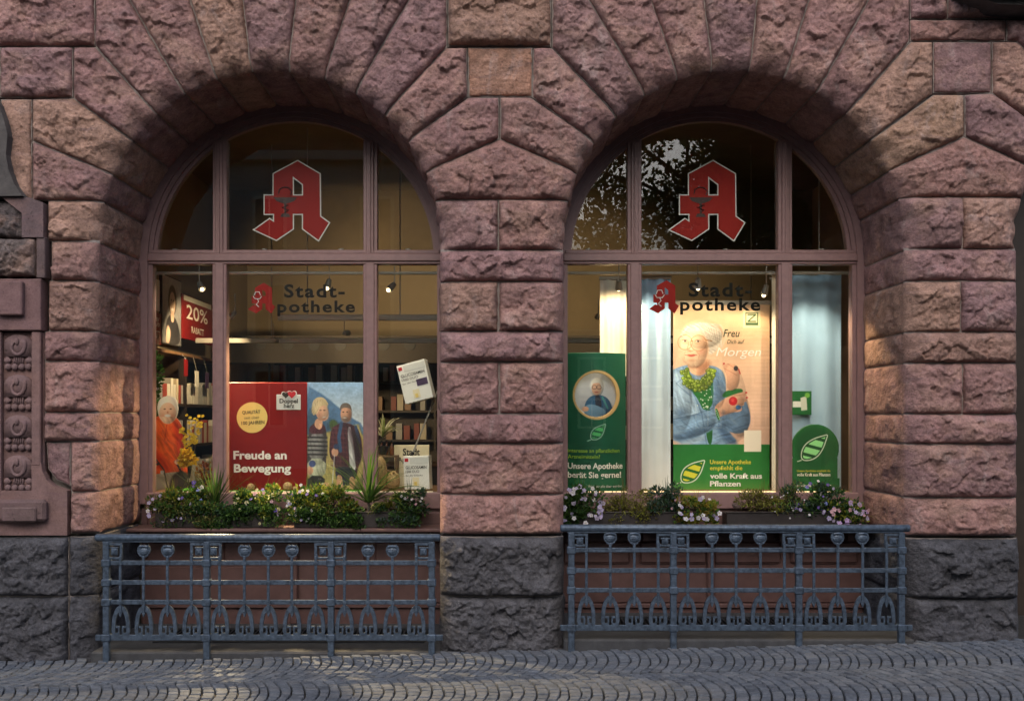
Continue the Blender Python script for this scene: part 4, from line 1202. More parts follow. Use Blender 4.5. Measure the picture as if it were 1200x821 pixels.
        rim = np.stack([bd[:, 1], bd[:, 0], bd[:, 0] + nv, bd[:, 1] + nv], -1)
        fs = np.concatenate([q, rim]) if s.mask is not None else np.concatenate([q, rim])
        used = np.unique(fs); remap = np.full(2 * nv, -1); remap[used] = np.arange(len(used))
        va = np.concatenate([v, vb])[used]; fs = remap[fs]
        me = bpy.data.meshes.new(name)
        me.vertices.add(len(va)); me.vertices.foreach_set('co', va.ravel())
        me.loops.add(len(fs) * 4); me.loops.foreach_set('vertex_index', fs.ravel().astype(np.int32))
        me.polygons.add(len(fs)); me.polygons.foreach_set('loop_start', np.arange(0, len(fs) * 4, 4, dtype=np.int32)); me.polygons.foreach_set('loop_total', np.full(len(fs), 4, dtype=np.int32))
        me.update(calc_edges=True)
        at = me.color_attributes.new('Col', 'FLOAT_COLOR', 'POINT')
        cc_ = np.concatenate([k.reshape(-1, 3)] * 2)[used]; at.data.foreach_set('color', np.concatenate([cc_, np.ones((len(cc_), 1))], 1).ravel())
        return link(name, me, M[matk], parent)
def text_vec(s, org, ux, uz, width, cap, material, parent, bold=0.0, shear=0.0, name='lettering'):
    cu = bpy.data.curves.new(name, 'FONT'); cu.body = s; cu.size = 1; cu.offset = bold; cu.shear = shear; cu.resolution_u = 3
    to = bpy.data.objects.new('tmp_text', cu); col.objects.link(to); me = bpy.data.meshes.new_from_object(to)
    bpy.data.objects.remove(to); bpy.data.curves.remove(cu)
    n = len(me.vertices); co = np.empty(n * 3); me.vertices.foreach_get('co', co); co = co.reshape(-1, 3)
    X = (co[:, 0] - co[:, 0].min()) / (co[:, 0].max() - co[:, 0].min()) * width; Y = co[:, 1] / 0.72 * cap
    v = np.array(org)[None] + X[:, None] * np.array(ux)[None] + Y[:, None] * np.array(uz)[None]
    me.vertices.foreach_set('co', v.ravel()); me.name = name
    return link(name, me, M[material] if isinstance(material, str) else material, parent)
for nm, c in (('t_white', (245, 242, 235)), ('t_yellow', (225, 215, 70)), ('t_lime', (150, 190, 60)), ('t_dark', (40, 34, 28)), ('t_dgreen', (35, 65, 50)), ('t_grey', (215, 215, 210)), ('t_red', (190, 25, 40)), ('t_purple', (75, 55, 90)), ('t_cream', (238, 225, 190)), ('card_white', (240, 238, 232)), ('green_card', (20, 95, 60)), ('badge', (236, 208, 120)), ('black_print', (25, 22, 22))):
    M[nm] = mat(nm, tuple(lin(c)), 0.5)

# --- red display with the walking couple
YD = 1.22
dsp = thing('display_board', 'red advertising board with pale lettering and a photo of a walking couple', 'display', (W(345, 0, YD)[0], YD, ZD))
a, b = W(266, 573, YD), W(359.5, 448, YD)
MB().box((a[0], YD, ZD + 0.002), (b[0], YD + 0.07, b[2]), 0.003).build('red_panel', M['red'], dsp)
y = YD - 0.0015
text('Freude an', 273.5, 336, 537.5, 9.6, y, 't_white', dsp, 0.03); text('Bewegung', 274, 341, 552.8, 9.6, y, 't_white', dsp, 0.03)
c = W(295.5, 489, YD); MB().lathe([(0.132, 0.0), (0.132, -0.003)], c, 'y', 40).build('badge', M['badge'], dsp)
y = YD - 0.0045
text('QUALITÄT', 284, 305, 485.0, 4.0, y, 't_dark', dsp, 0.02, rot=0.04); text('seit über', 286.5, 304, 491, 3.6, y, 't_dark', dsp, 0.0, rot=0.04); text('100 JAHREN', 283, 310, 497.5, 4.0, y, 't_dark', dsp, 0.02, rot=0.05)
lo = MB(); a, b = W(324, 480, YD), W(352.5, 462, YD); lo.box((a[0], YD - 0.007, a[2]), (b[0], YD - 0.0005, b[2]), 0.003); lo.build('logo_plate', M['t_grey'], dsp)
def heart(mb, cx, cy, r, y0, y1):
    pts = []
    for t in np.linspace(0, 2 * math.pi, 24, endpoint=False):
        x = 16 * math.sin(t) ** 3; z = 13 * math.cos(t) - 5 * math.cos(2 * t) - 2 * math.cos(3 * t) - math.cos(4 * t)
        p = W(cx + x * r / 16, cy - z * r / 16, YD); pts.append((p[0], p[2]))
    mb.prism(pts, y0, y1)
h = MB(); heart(h, 335.2, 462.5, 5.3, YD - 0.0095, YD - 0.0072); h.build('heart_mark', M['t_white'], dsp)
h = MB(); heart(h, 342.3, 462, 5.9, YD - 0.0105, YD - 0.0096); h.build('heart_mark', M['t_white'], dsp)
h = MB(); heart(h, 335.2, 462.5, 4.4, YD - 0.0125, YD - 0.0107); h.build('heart_mark', M['black_card'], dsp)
h = MB(); heart(h, 342.3, 462, 4.9, YD - 0.0140, YD - 0.0127); h.build('heart_mark', M['t_red'], dsp)
text('Doppel', 327.5, 349, 472, 5.2, YD - 0.0085, 't_dark', dsp, 0.03); text('herz', 332.5, 345, 477.6, 5.0, YD - 0.0085, 't_dark', dsp, 0.03)
cv = Canvas(360, 448, 426, 573, 2.2)
cv.grad(448, (150, 185, 222), 500, (225, 228, 228)); cv.grad(500, (185, 172, 120), 573, (95, 88, 60))
cv.poly([(360, 452), (368, 456), (380, 463), (398, 478), (413, 490), (426, 497), (426, 515), (360, 515)], (88, 122, 160), 2.0, 1, 1)
cv.poly([(360, 476), (372, 482), (392, 492), (408, 500), (426, 506), (426, 520), (360, 520)], (62, 92, 120), 2.0, 1, 1)
cv.poly([(360, 512), (384, 506), (404, 500), (426, 496), (426, 574), (360, 574)], (176, 158, 98), 3.0, 1, 1)
cv.poly([(384, 495), (392, 490), (398, 500), (392, 512)], (70, 90, 48), 2.5); cv.poly([(410, 512), (426, 505), (426, 530), (412, 535)], (196, 170, 90), 3)
cv.noise(0.35, 0.12, 3)
# woman
cv.poly([(364, 497), (361, 510), (360, 540), (360, 556), (383, 556), (382, 530), (383, 508), (380, 497), (374, 493)], (70, 62, 66))
cv.poly([(361, 508), (383, 508), (383, 538), (360, 538)], (140, 138, 136), 1, 1, 1)
for q in range(5): cv.line([(361, 512 + q * 5), (383, 512.5 + q * 5)], 2.0, (40, 38, 44))
cv.poly([(364, 497), (380, 496), (383, 508), (361, 508)], (70, 28, 42), 1, 1, 1)
cv.poly([(360, 537), (382, 537), (381, 560), (360, 560)], (196, 196, 172), 1, 1, 1); cv.poly([(361, 557), (381, 557), (380, 573), (361, 573)], (35, 36, 42), 1, 1, 1)
cv.poly([(370, 490), (378, 490), (378, 500), (374, 504), (368, 499)], (212, 160, 128))
cv.ell(375.0, 474.5, 9.0, 9.5, (214, 190, 148)); cv.poly([(366, 474), (365, 482), (368, 488), (371, 480)], (196, 170, 126))
cv.ell(377.5, 483, 7.4, 10.2, (226, 174, 142), 1, 1, -0.25); cv.poly([(367, 478), (372, 468), (380, 467), (386, 474), (382, 474), (374, 476), (370, 488)], (205, 180, 135))
cv.ell(380, 488.5, 2.4, 0.8, (246, 232, 224), 0.8, 0.8, -0.2); cv.ell(381, 491, 2.6, 0.6, (190, 100, 90), 0.8, 0.7, -0.2); cv.ell(380.2, 480.5, 1.3, 0.7, (70, 45, 40)); cv.ell(375.5, 480.5, 1.2, 0.7, (70, 45, 40)); cv.ell(374.5, 486, 2.5, 5, (186, 120, 95), 3, 0.5)
# man
cv.poly([(389, 500), (398, 496), (402, 494), (416, 498), (423, 508), (425, 535), (419, 548), (418, 562), (394, 562), (392, 540), (386, 536), (386, 515)], (64, 30, 42))
for q in range(9): cv.line([(388, 501 + q * 5.5), (420, 503 + q * 5.5)], 1.0, (108, 62, 66), 0.8, 0.7)
for q in range(8): cv.line([(390 + q * 4, 500), (391 + q * 4, 548)], 0.9, (98, 50, 58), 0.8, 0.7)
cv.poly([(407, 500), (412, 500), (417, 545), (416, 552), (410, 552), (409, 530)], (232, 230, 226), 0.8, 1, 1)
cv.line([(400, 496), (397, 512), (399, 528)], 4, (52, 78, 112)); cv.line([(417, 500), (421, 518)], 3.5, (52, 78, 112))
cv.ell(405.5, 485, 6.4, 9.6, (214, 160, 128), 1); cv.poly([(398, 482), (399, 474), (405, 471), (411, 474), (412.5, 482), (410, 478), (402, 477)], (104, 92, 84))
cv.ell(404.5, 491, 4.6, 3.6, (150, 118, 100), 1.5, 0.7); cv.ell(404, 489.3, 2.3, 0.7, (244, 232, 224), 0.8, 0.8); cv.ell(402.3, 482.5, 1.1, 0.7, (60, 40, 36)); cv.ell(407, 482.5, 1.1, 0.7, (60, 40, 36))
cv.poly([(392, 545), (418, 548), (417, 562), (408, 570), (394, 566)], (38, 42, 58)); cv.poly([(394, 556), (401, 556), (402, 573), (395, 573)], (206, 150, 120)); cv.poly([(409, 558), (416, 558), (416, 573), (410, 573)], (206, 150, 120))
cv.ell(392.5, 529.5, 4.0, 5.0, (216, 162, 132), 1); cv.ell(394, 523, 3.2, 3.2, (48, 62, 96), 1); cv.line([(392, 533), (389, 572)], 0.9, (190, 190, 190))
for q in range(60):
    cv.line([(368 + q % 12, 468 + q // 12 * 1.4), (364 + q % 10, 478 + q // 8)], 0.35, [(244, 226, 190), (168, 140, 100), (196, 170, 126)][q % 3], 0.5, 0.5)
cv.poly([(404, 496), (412, 500), (424, 512), (425, 535), (419, 548), (414, 530)], (36, 16, 26), 5, 0.55); cv.poly([(377, 498), (383, 508), (383, 538), (378, 538)], (40, 36, 40), 4, 0.5); cv.ell(409.5, 486, 2.4, 8, (160, 108, 84), 3, 0.6); cv.ell(383, 484, 2.0, 7, (250, 206, 176), 3, 0.5)
cv.ell(363, 551, 4, 5, (214, 160, 130), 1); cv.ell(366, 543, 4, 4, (60, 74, 120), 1)
cv.vol(377, 481, 9, 12, 0.7); cv.vol(372, 520, 13, 26, 0.6); cv.vol(405.5, 483, 7.5, 12, 0.8); cv.vol(402, 525, 19, 34, 0.6); cv.vol(371, 548, 11, 14, 0.5); cv.folds((cv.Y > 496) & (cv.Y < 562), 1.3, 0.3, 44, 0.08, 0.5); cv.noise(0.5, 0.06, 12); cv.noise(0.12, 0.08, 13); cv.build('photo_panel', dsp, YD + 0.012, 0.02)

# --- portrait poster in the right window
YP = 1.45
po = thing('portrait_poster', 'tall peach poster of a white-haired woman in blue jacket with green beads', 'poster', (W(845, 0, YP)[0], YP, ZD))
cv = Canvas(789, 356, 902, 576, 2.4)
def U(u, v): return (780 + u / 4.83, 360 + v / 4.83)
def UP(*p): return [U(*q) for q in p]
cv.grad(345, (232, 196, 160), 521, (236, 192, 168)); cv.noise(0.05, 0.12, 4)
for q in range(30): cv.line([(855, 384 + q * 4.6), (902, 384 + q * 4.6)], 1.8, (222, 176, 152), 2.0, 0.35)
J1, J2, J3 = (128, 158, 190), (104, 134, 170), (158, 182, 206)
# far sleeve and jacket body
cv.poly(UP((330, 480), (430, 480), (470, 560), (486, 650), (450, 710), (380, 715), (330, 680), (300, 640)), J2, 1.0)
cv.poly(UP((5, 370), (100, 325), (150, 330), (270, 325), (335, 365), (345, 470), (330, 560), (350, 700), (430, 780), (5, 780)), J1, 1.0)
cv.poly(UP((5, 380), (85, 350), (150, 480), (215, 640), (230, 780), (5, 780)), J3, 3.0, 0.7)
cv.poly(UP((265, 350), (320, 370), (335, 480), (300, 560), (270, 560)), J2, 3.0, 0.8)
cv.poly(UP((300, 640), (330, 690), (420, 775), (350, 780), (290, 700)), (84, 112, 148), 4, 0.8)
# blouse
cv.poly(UP((120, 440), (180, 420), (262, 370), (272, 460), (268, 560), (215, 590), (185, 520)), (38, 112, 50), 0.8)
cv.poly(UP((215, 585), (262, 560), (268, 775), (236, 775)), (34, 100, 46), 0.8)
_r = random.Random(3)
for q in range(26): cv.ell(*U(_r.uniform(180, 262), _r.uniform(450, 575)), 0.75, 0.75, (225, 235, 215), 0.5)
# near forearm
cv.poly(UP((5, 640), (160, 610), (275, 570), (300, 640), (290, 680), (160, 745), (5, 760)), J1, 1.0); cv.poly(UP((60, 700), (180, 690), (280, 640), (290, 680), (160, 745), (60, 760)), (98, 128, 164), 4.0, 0.8)
for a_, b_ in (((90, 640), (150, 690)), ((160, 615), (190, 680)), ((220, 600), (240, 650))): cv.line(UP(a_, b_), 1.2, (92, 122, 158), 1.5, 0.6)
for q in range(40):
    u0 = _r.uniform(60, 420); v0 = _r.uniform(380, 760); a_ = _r.uniform(-0.5, 0.9); l_ = _r.uniform(20, 60)
    k_ = ((cv.C[:, :, 2] - cv.C[:, :, 0]) > 22)
    d_ = np.hypot((cv.X - U(u0, v0)[0]) * math.cos(a_) + (cv.Y - U(u0, v0)[1]) * math.sin(a_), ((cv.Y - U(u0, v0)[1]) * math.cos(a_) - (cv.X - U(u0, v0)[0]) * math.sin(a_)) * 4.0) / (l_ / 4.83)
    cv.blend(np.where(k_, 0.35 * np.clip(1 - d_, 0, 1), 0), (70, 98, 134) if q % 2 else (182, 204, 222))
cv.line(UP((98, 335), (150, 470), (205, 600), (232, 775)), 0.8, (78, 106, 142), 0.9, 0.9); cv.line(UP((268, 345), (262, 470), (270, 565)), 0.8, (70, 98, 134), 0.9, 0.9)
cv.line(UP((100, 400), (60, 430), (140, 500)), 0.6, (84, 112, 148), 0.9, 0.8); cv.line(UP((300, 640), (330, 600), (345, 520)), 0.9, (66, 92, 126), 1.2, 0.8)
cv.line(UP((5, 640), (160, 608), (280, 566)), 0.8, (72, 100, 136), 1.0, 0.8); cv.line(UP((300, 645), (380, 690), (470, 660)), 1.2, (66, 92, 126), 1.5, 0.7)
# neck, head
cv.poly(UP((125, 300), (240, 270), (250, 340), (215, 385), (160, 385), (125, 350)), (226, 176, 142), 1.0)
cv.poly(UP((150, 330), (240, 300), (240, 340), (180, 360)), (196, 140, 108), 4, 0.7)
cv.poly(UP((78, 190), (85, 140), (120, 100), (190, 80), (270, 95), (318, 135), (318, 190), (290, 240), (250, 275), (235, 230), (200, 150), (120, 150)), (206, 196, 184), 2.0)
cv.poly(UP((230, 110), (300, 120), (318, 180), (290, 240), (255, 270), (240, 210)), (196, 184, 172), 4.0, 0.7)
for q in range(90):
    t0 = _r.uniform(0, 1); sx_ = 88 + 190 * t0; cv.line([U(sx_, 150 - 60 * math.sin(t0 * 2.6)), U(sx_ + 40, 100 - 10 * math.sin(t0 * 3)), U(sx_ + 75, 110 + 60 * t0), U(min(312, sx_ + 95), 150 + 90 * t0)], 0.35, _r.choice([(250, 246, 238), (198, 188, 176), (168, 156, 146), (236, 228, 214)]), 0.5, 0.35)
for q in range(16): cv.line([U(110 + q * 8, 110 - 14 * math.sin(q / 5)), U(190 + q * 8, 85 + q * 3), U(225 + q * 6, 130 + q * 6)], 0.6, (250, 246, 238) if q % 2 else (176, 166, 156), 0.7, 0.5)
cv.poly(UP((85, 190), (100, 150), (150, 132), (210, 145), (238, 190), (245, 250), (225, 300), (180, 335), (140, 335), (108, 300), (92, 240)), (240, 200, 168), 1.8)
cv.poly(UP((200, 160), (240, 190), (245, 250), (220, 305), (185, 330), (205, 270)), (218, 166, 132), 5.0, 0.7)
cv.line(UP((112, 250), (104, 268), (106, 290)), 0.5, (200, 140, 110), 0.8, 0.7); cv.line(UP((175, 248), (190, 268), (188, 292)), 0.6, (196, 134, 104), 0.9, 0.8)
for q in range(4): cv.line([U(110 + q * 5, 150 + q * 4), U(150, 146 + q * 5), U(195, 152 + q * 5)], 0.4, (222, 174, 140), 0.6, 0.5)
for q in range(3): cv.line([U(215, 205 + q * 7), U(230, 214 + q * 9)], 0.4, (196, 140, 110), 0.6, 0.7)
cv.line(UP((150, 345), (170, 365), (200, 370)), 0.5, (190, 132, 102), 0.8, 0.7); cv.line(UP((160, 330), (190, 345), (225, 335)), 0.6, (180, 122, 94), 0.9, 0.7)
cv.ell(*U(138, 246), 2.2, 1.2, (206, 138, 108), 1.2, 0.8); cv.ell(*U(146, 225), 1.0, 4.0, (252, 222, 196), 1.5, 0.8); cv.ell(*U(148, 300), 4.0, 1.5, (206, 150, 118), 2, 0.5)
cv.ell(*U(112, 245), 4.5, 3.2, (236, 168, 142), 4, 0.5); cv.ell(*U(200, 250), 4.5, 3.2, (232, 160, 134), 4, 0.5)
cv.line(UP((132, 195), (122, 240), (140, 250), (156, 244)), 0.9, (205, 148, 116), 1.2, 0.8)
for (u, v) in ((108, 190), (182, 192)):
    cv.ell(*U(u, v + 2), 4.4, 2.6, (214, 164, 132), 2.5, 0.6); cv.ell(*U(u, v), 2.4, 0.95, (240, 230, 220), 0.7, 0.8); cv.ell(*U(u + 2, v), 1.1, 1.1, (66, 54, 48), 0.7); cv.line([U(u - 14, v - 3), U(u, v - 7), U(u + 14, v - 2)], 0.6, (110, 78, 62), 0.7, 0.9); cv.line([U(u - 22, v - 22), U(u, v - 28), U(u + 22, v - 22)], 0.8, (200, 168, 142), 1.2, 0.7); cv.line([U(u - 12, v + 14), U(u, v + 17), U(u + 14, v + 13)], 0.5, (204, 150, 118), 1.0, 0.6)
cv.poly(UP((118, 270), (134, 265), (146, 267), (158, 264), (174, 269), (158, 279), (138, 280)), (206, 100, 84), 1.0, 0.9); cv.line(UP((110, 270), (145, 273), (178, 269)), 0.5, (150, 50, 44))
cv.ring(*U(110, 198), 8.4, 8.6, 0.28, (176, 112, 66), 0.5, 0.85); cv.ring(*U(186, 202), 9.2, 9.2, 0.28, (176, 112, 66), 0.5, 0.85); cv.line(UP((145, 190), (152, 190)), 1.0, (166, 112, 72)); cv.line(UP((232, 185), (262, 190)), 1.1, (150, 100, 64))
# beads
for q in range(150):
    t = _r.uniform(0, math.pi); rr_ = _r.uniform(0.55, 1.05)
    u = 178 - 96 * math.cos(t) * rr_; v = 350 + 118 * math.sin(t) * rr_
    if v < 330: continue
    g = _r.uniform(0.75, 1.2); cv.ell(*U(u, v), 2.0, 2.0, (132 * g, 156 * g, 40 * g), 0.6); cv.ring(*U(u, v), 2.1, 2.1, 0.2, (52, 74, 22), 0.5, 0.7); cv.ell(U(u, v)[0] - 0.5, U(u, v)[1] - 0.6, 0.6, 0.6, (222, 228, 160), 0.6, 0.8)
# hands
SK = (226, 172, 142); SD = (186, 126, 98)
cv.poly(UP((318, 500), (340, 470), (430, 455), (442, 480), (400, 500), (330, 512)), (40, 118, 54), 0.8); 
cv.poly(UP((345, 470), (350, 400), (335, 360), (322, 330), (350, 315), (395, 322), (420, 350), (424, 380), (408, 440), (385, 470)), SK, 0.9)
cv.line(UP((325, 325), (360, 345), (400, 372)), 1.6, SK); cv.line(UP((330, 345), (365, 362), (405, 385)), 0.6, SD, 0.8); cv.line(UP((350, 318), (392, 345)), 0.6, SD, 0.8); cv.ell(*U(398, 345), 2.6, 3.0, (60, 56, 58), 0.8); cv.line(UP((414, 350), (422, 375)), 1.3, (190, 40, 44)); cv.ell(*U(330, 318), 1.2, 1.0, (196, 50, 50))
cv.poly(UP((275, 570), (292, 545), (350, 505), (430, 478), (456, 480), (458, 500), (440, 512), (462, 515), (460, 530), (440, 540), (448, 552), (425, 560), (436, 575), (420, 592), (370, 592), (315, 618), (290, 622)), SK, 0.9)
for a_, b_ in (((390, 500), (452, 492)), ((400, 520), (458, 522)), ((400, 545), (444, 548)), ((390, 570), (430, 575))): cv.line(UP(a_, b_), 0.6, SD, 0.8)
cv.poly(UP((290, 590), (340, 590), (400, 585), (315, 618), (292, 622)), SD, 4, 0.6)
cv.ell(*U(382, 530), 4.9, 5.1, (200, 28, 36), 0.7); cv.ell(*U(378, 524), 2.2, 2.2, (226, 74, 74), 1.5); cv.ell(*U(412, 566), 3.2, 2.8, (58, 116, 176), 0.7); cv.ell(*U(456, 482), 1.3, 1.0, (196, 40, 44)); cv.ell(*U(460, 510), 1.4, 1.0, (196, 40, 44))
cv.poly(UP((278, 575), (292, 570), (312, 632), (296, 642)), (44, 126, 58), 0.7)
for q in range(5): cv.ell(*U(286 + q * 5, 585 + q * 11), 0.6, 0.6, (235, 240, 225), 0.5)
# soft studio shading over the figure
fig = (cv.sd(chaikin(UP((45, 370), (80, 190), (120, 100), (270, 95), (318, 190), (270, 320), (335, 365), (430, 330), (486, 650), (430, 780), (45, 780)))) < 0)
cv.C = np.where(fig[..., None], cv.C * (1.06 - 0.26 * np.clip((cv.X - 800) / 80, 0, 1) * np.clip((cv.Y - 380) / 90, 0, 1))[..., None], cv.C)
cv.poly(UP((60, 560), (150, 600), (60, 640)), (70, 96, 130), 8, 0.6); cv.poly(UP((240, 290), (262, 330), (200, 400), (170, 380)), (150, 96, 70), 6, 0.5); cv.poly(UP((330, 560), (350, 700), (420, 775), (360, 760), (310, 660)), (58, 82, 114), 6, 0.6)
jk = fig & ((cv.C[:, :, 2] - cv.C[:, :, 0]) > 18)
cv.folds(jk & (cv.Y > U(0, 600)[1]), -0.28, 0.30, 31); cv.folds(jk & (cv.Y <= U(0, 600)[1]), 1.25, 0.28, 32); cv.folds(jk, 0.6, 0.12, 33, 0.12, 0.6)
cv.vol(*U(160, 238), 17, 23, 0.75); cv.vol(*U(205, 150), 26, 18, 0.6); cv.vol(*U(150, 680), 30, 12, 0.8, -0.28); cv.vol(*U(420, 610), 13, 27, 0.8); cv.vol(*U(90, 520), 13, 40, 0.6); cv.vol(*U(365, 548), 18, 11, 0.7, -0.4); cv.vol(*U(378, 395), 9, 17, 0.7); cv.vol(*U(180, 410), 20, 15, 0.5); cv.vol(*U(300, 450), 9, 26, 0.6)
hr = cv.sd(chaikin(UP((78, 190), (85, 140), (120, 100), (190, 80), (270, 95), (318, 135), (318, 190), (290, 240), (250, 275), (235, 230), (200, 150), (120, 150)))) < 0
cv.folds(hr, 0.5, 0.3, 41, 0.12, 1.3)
cv.noise(0.5, 0.05, 21, fig)
# green foot
cv.grad(520.5, (34, 118, 50), 560, (46, 132, 54)); cv.grad(560, (46, 132, 54), 575, (96, 150, 62)); cv.noise(0.08, 0.05, 9, cv.Y > 520)
cv.leaf(827, 538, 798, 565, 10.5, (28, 110, 44), (222, 218, 60), (240, 242, 228), 1.1)
cv.poly([(871, 364), (891, 364), (891, 384), (871, 384)], (236, 226, 190), 0.5, 1, 0); cv.poly([(873.5, 366), (888.5, 366), (888.5, 381), (873.5, 381)], (52, 92, 60), 0.5, 1, 0); cv.poly([(874.6, 367), (887.4, 367), (887.4, 378), (874.6, 378)], (232, 224, 190), 0.5, 1, 0)
cv.line([(876.5, 368.5), (885.5, 368.5), (876.5, 376.5), (885.5, 376.5)], 1.5, (52, 92, 60))
cv.poly([(872, 504), (892, 504), (892, 529), (872, 529)], (244, 232, 214), 0.5, 1, 0)
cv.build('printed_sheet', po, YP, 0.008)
y = YP - 0.002
text('Freu', 847.5, 867, 394.5, 9, y, 't_dgreen', po, 0.012, 0.25); text('Dich auf', 852, 872.5, 402.5, 5, y, 't_dgreen', po, 0.005, 0.25); text('Morgen', 839, 892, 417, 10.5, y - 0.0006, 't_white', po, 0.0, 0.25)
text('Unsere Apotheke', 832, 880, 543.3, 5, y, 't_yellow', po, 0.012); text('empfiehlt die', 832, 870, 550.3, 5, y, 't_yellow', po, 0.012)
text('volle Kraft aus', 832, 893, 560.3, 6.2, y, 't_white', po, 0.025); text('Pflanzen', 832, 868, 569.3, 6.2, y, 't_white', po, 0.025)
a, b = W(787, 357, YP), W(904, 352, YP); MB().box((a[0], YP - 0.006, a[2]), (b[0], YP + 0.016, b[2]), 0.003).build('top_bar', M['metal'], po)

# --- green column with a porthole portrait
YC = 1.16
colm = thing('display_column', 'curved dark green display column with round porthole portrait and leaf mark', 'display', (W(697, 0, YC)[0], YC, ZD))
cv = Canvas(659, 413, 735, 578, 1.6)
cv.grad(413, (12, 92, 66), 520, (10, 84, 60)); cv.grad(520, (10, 84, 60), 578, (18, 96, 62)); cv.noise(0.05, 0.08, 2)
cv.ell(699.6, 462.6, 28, 29, (206, 172, 116), 0.6)
cv.mask = ((cv.X - 698.5) / 24.0) ** 2 + ((cv.Y - 462.6) / 25.5) ** 2 > 1
cv.leaf(710.5, 496, 692.5, 515, 7.0, (14, 96, 64), (84, 186, 110), (190, 226, 205), 0.7)
fy = lambda X, Y: YC + 0.11 * ((X - 697) / 38) ** 2
cv.build('curved_shell', colm, YC, 0.012, fy)
def ctext(s, x0, x1, base, cap, m, bold):
    o = text(s, x0, x1, base, cap, YC, m, colm, bold)
    k = (CAMD + YC) / F
    for v in o.data.vertices: v.co.y = YC + 0.11 * ((v.co.x / k + VX - 697) / 38) ** 2 - 0.004
ctext('Interesse an pflanzlichen', 666, 727, 530, 4.6, 't_lime', 0.006); ctext('Arzneimitteln?', 666, 703, 537, 4.6, 't_lime', 0.006)
ctext('Unsere Apotheke', 666, 731, 549, 7, 't_white', 0.02); ctext('berät Sie gerne!', 666, 729, 559.5, 7, 't_white', 0.02); ctext('Weil wir alle älter werden.', 689, 731, 571, 3, 't_grey', 0.0)
cv = Canvas(672, 434, 726, 491, 2.2, (198, 200, 206))
cv.noise(0.06, 0.12, 5)
cv.poly([(686, 492), (684, 474), (692, 463), (706, 462), (716, 470), (720, 492)], (50, 92, 128)); cv.poly([(697, 462), (703, 462), (706, 478), (698, 480)], (40, 44, 60)); cv.poly([(684, 476), (694, 472), (714, 482), (700, 490), (684, 484)], (112, 150, 180))
cv.line([(706, 465), (712, 478)], 2, (70, 150, 150)); cv.ell(686, 479, 4, 3, (216, 168, 140)); cv.ell(700, 452, 8, 9.5, (226, 222, 216)); cv.ell(699, 455, 5.8, 7.8, (226, 178, 150)); cv.poly([(692, 450), (695, 444), (703, 444), (708, 452), (703, 448), (695, 449)], (226, 222, 216))
cv.ring(696.5, 453.5, 2.6, 2.2, 0.25, (60, 48, 46)); cv.ring(702, 453.5, 2.6, 2.2, 0.25, (60, 48, 46)); cv.ell(699, 459.3, 2.2, 0.8, (190, 100, 92))
cv.vol(699, 453, 9, 12, 0.8); cv.vol(701, 480, 18, 18, 0.7); cv.build('portrait_card', colm, YC + 0.09, 0.006)

# --- banners
def banner(x0, x1, y0, y1, yy, c0, c1, label, amp=0.012, waves=2.5, cat='banner'):
    root = thing('fabric_banner', label, cat, (W((x0 + x1) / 2, 0, yy)[0], yy, W(0, y1, yy)[2]))
    cv = Canvas(x0, y0, x1, y1, 0.9); cv.grad(y0, c0, y1, c1); cv.noise(0.02, 0.10, int(x0))
    cv.build('cloth', root, yy, 0.003, lambda X, Y: yy + amp * np.sin((X - x0) / (x1 - x0) * 2 * math.pi * waves + 0.6 * np.sin(Y * 0.01)), 'cloth')
    a, b = W(x0 - 1, y0 + 1, yy), W(x1 + 1, y0 - 3, yy)
    MB().box((a[0], yy - 0.012, a[2]), (b[0], yy + 0.012, b[2]), 0.004).build('hanging_rod', M['metal'], root)
    return root
M['cloth'] = mat('banner_cloth', rough=0.8, attr='Col', bump=0.1, bscale=500)
banner(703, 734, 327, 441, 1.75, (226, 222, 214), (240, 236, 226), 'plain white fabric banner hanging behind the green column')
banner(746, 786, 326, 577, 1.40, (140, 178, 214), (240, 240, 238), 'pale blue to white fabric banner left of the portrait poster')
banner(904.5, 914, 322, 577, 1.38, (244, 236, 214), (240, 228, 206), 'narrow cream fabric banner right of the portrait poster', 0.004, 1)
banner(919, 986, 321, 577, 1.50, (150, 184, 212), (178, 202, 218), 'wide sky blue fabric banner behind the round leaf sign')
# --- round green leaf sign and little card
YS = 1.25
ls = thing('leaf_sign', 'round-topped green sign with a striped leaf and small white lines', 'sign', (W(955, 0, YS)[0], YS, ZD))
cv = Canvas(924, 495, 986, 575, 2.0, (26, 96, 48))
cv.mask = ((((cv.X - 955.5) / 28) ** 2 + ((cv.Y - 525) / 28.5) ** 2) < 1) | ((cv.Y > 536) & (np.abs(cv.X - 955) < 29.5 - 2.5 * (cv.Y < 560)))
cv.noise(0.06, 0.12, 3); cv.ell(955.5, 525, 24, 24.5, (20, 84, 42), 3, 0.6)
cv.leaf(971, 508, 939, 539, 11.0, (18, 74, 38), (150, 226, 150), (226, 236, 222), 1.0)
cv.build('panel', ls, YS, 0.02)
text('Unsere Apotheke empfiehlt die', 934, 973, 552.5, 2.6, YS - 0.002, 't_yellow', ls, 0.0); text('volle Kraft aus Pflanzen', 934, 973, 557.5, 3.6, YS - 0.002, 't_white', ls, 0.015); text('Weil wir alle älter werden.', 929, 975, 570, 3.4, YS - 0.002, 't_white', ls, 0.01)
YK = 1.44
kc = thing('product_card', 'small green card with a white tube pinned on the blue banner', 'card', (W(939, 472, YK)[0], YK, W(0, 486, YK)[2]))
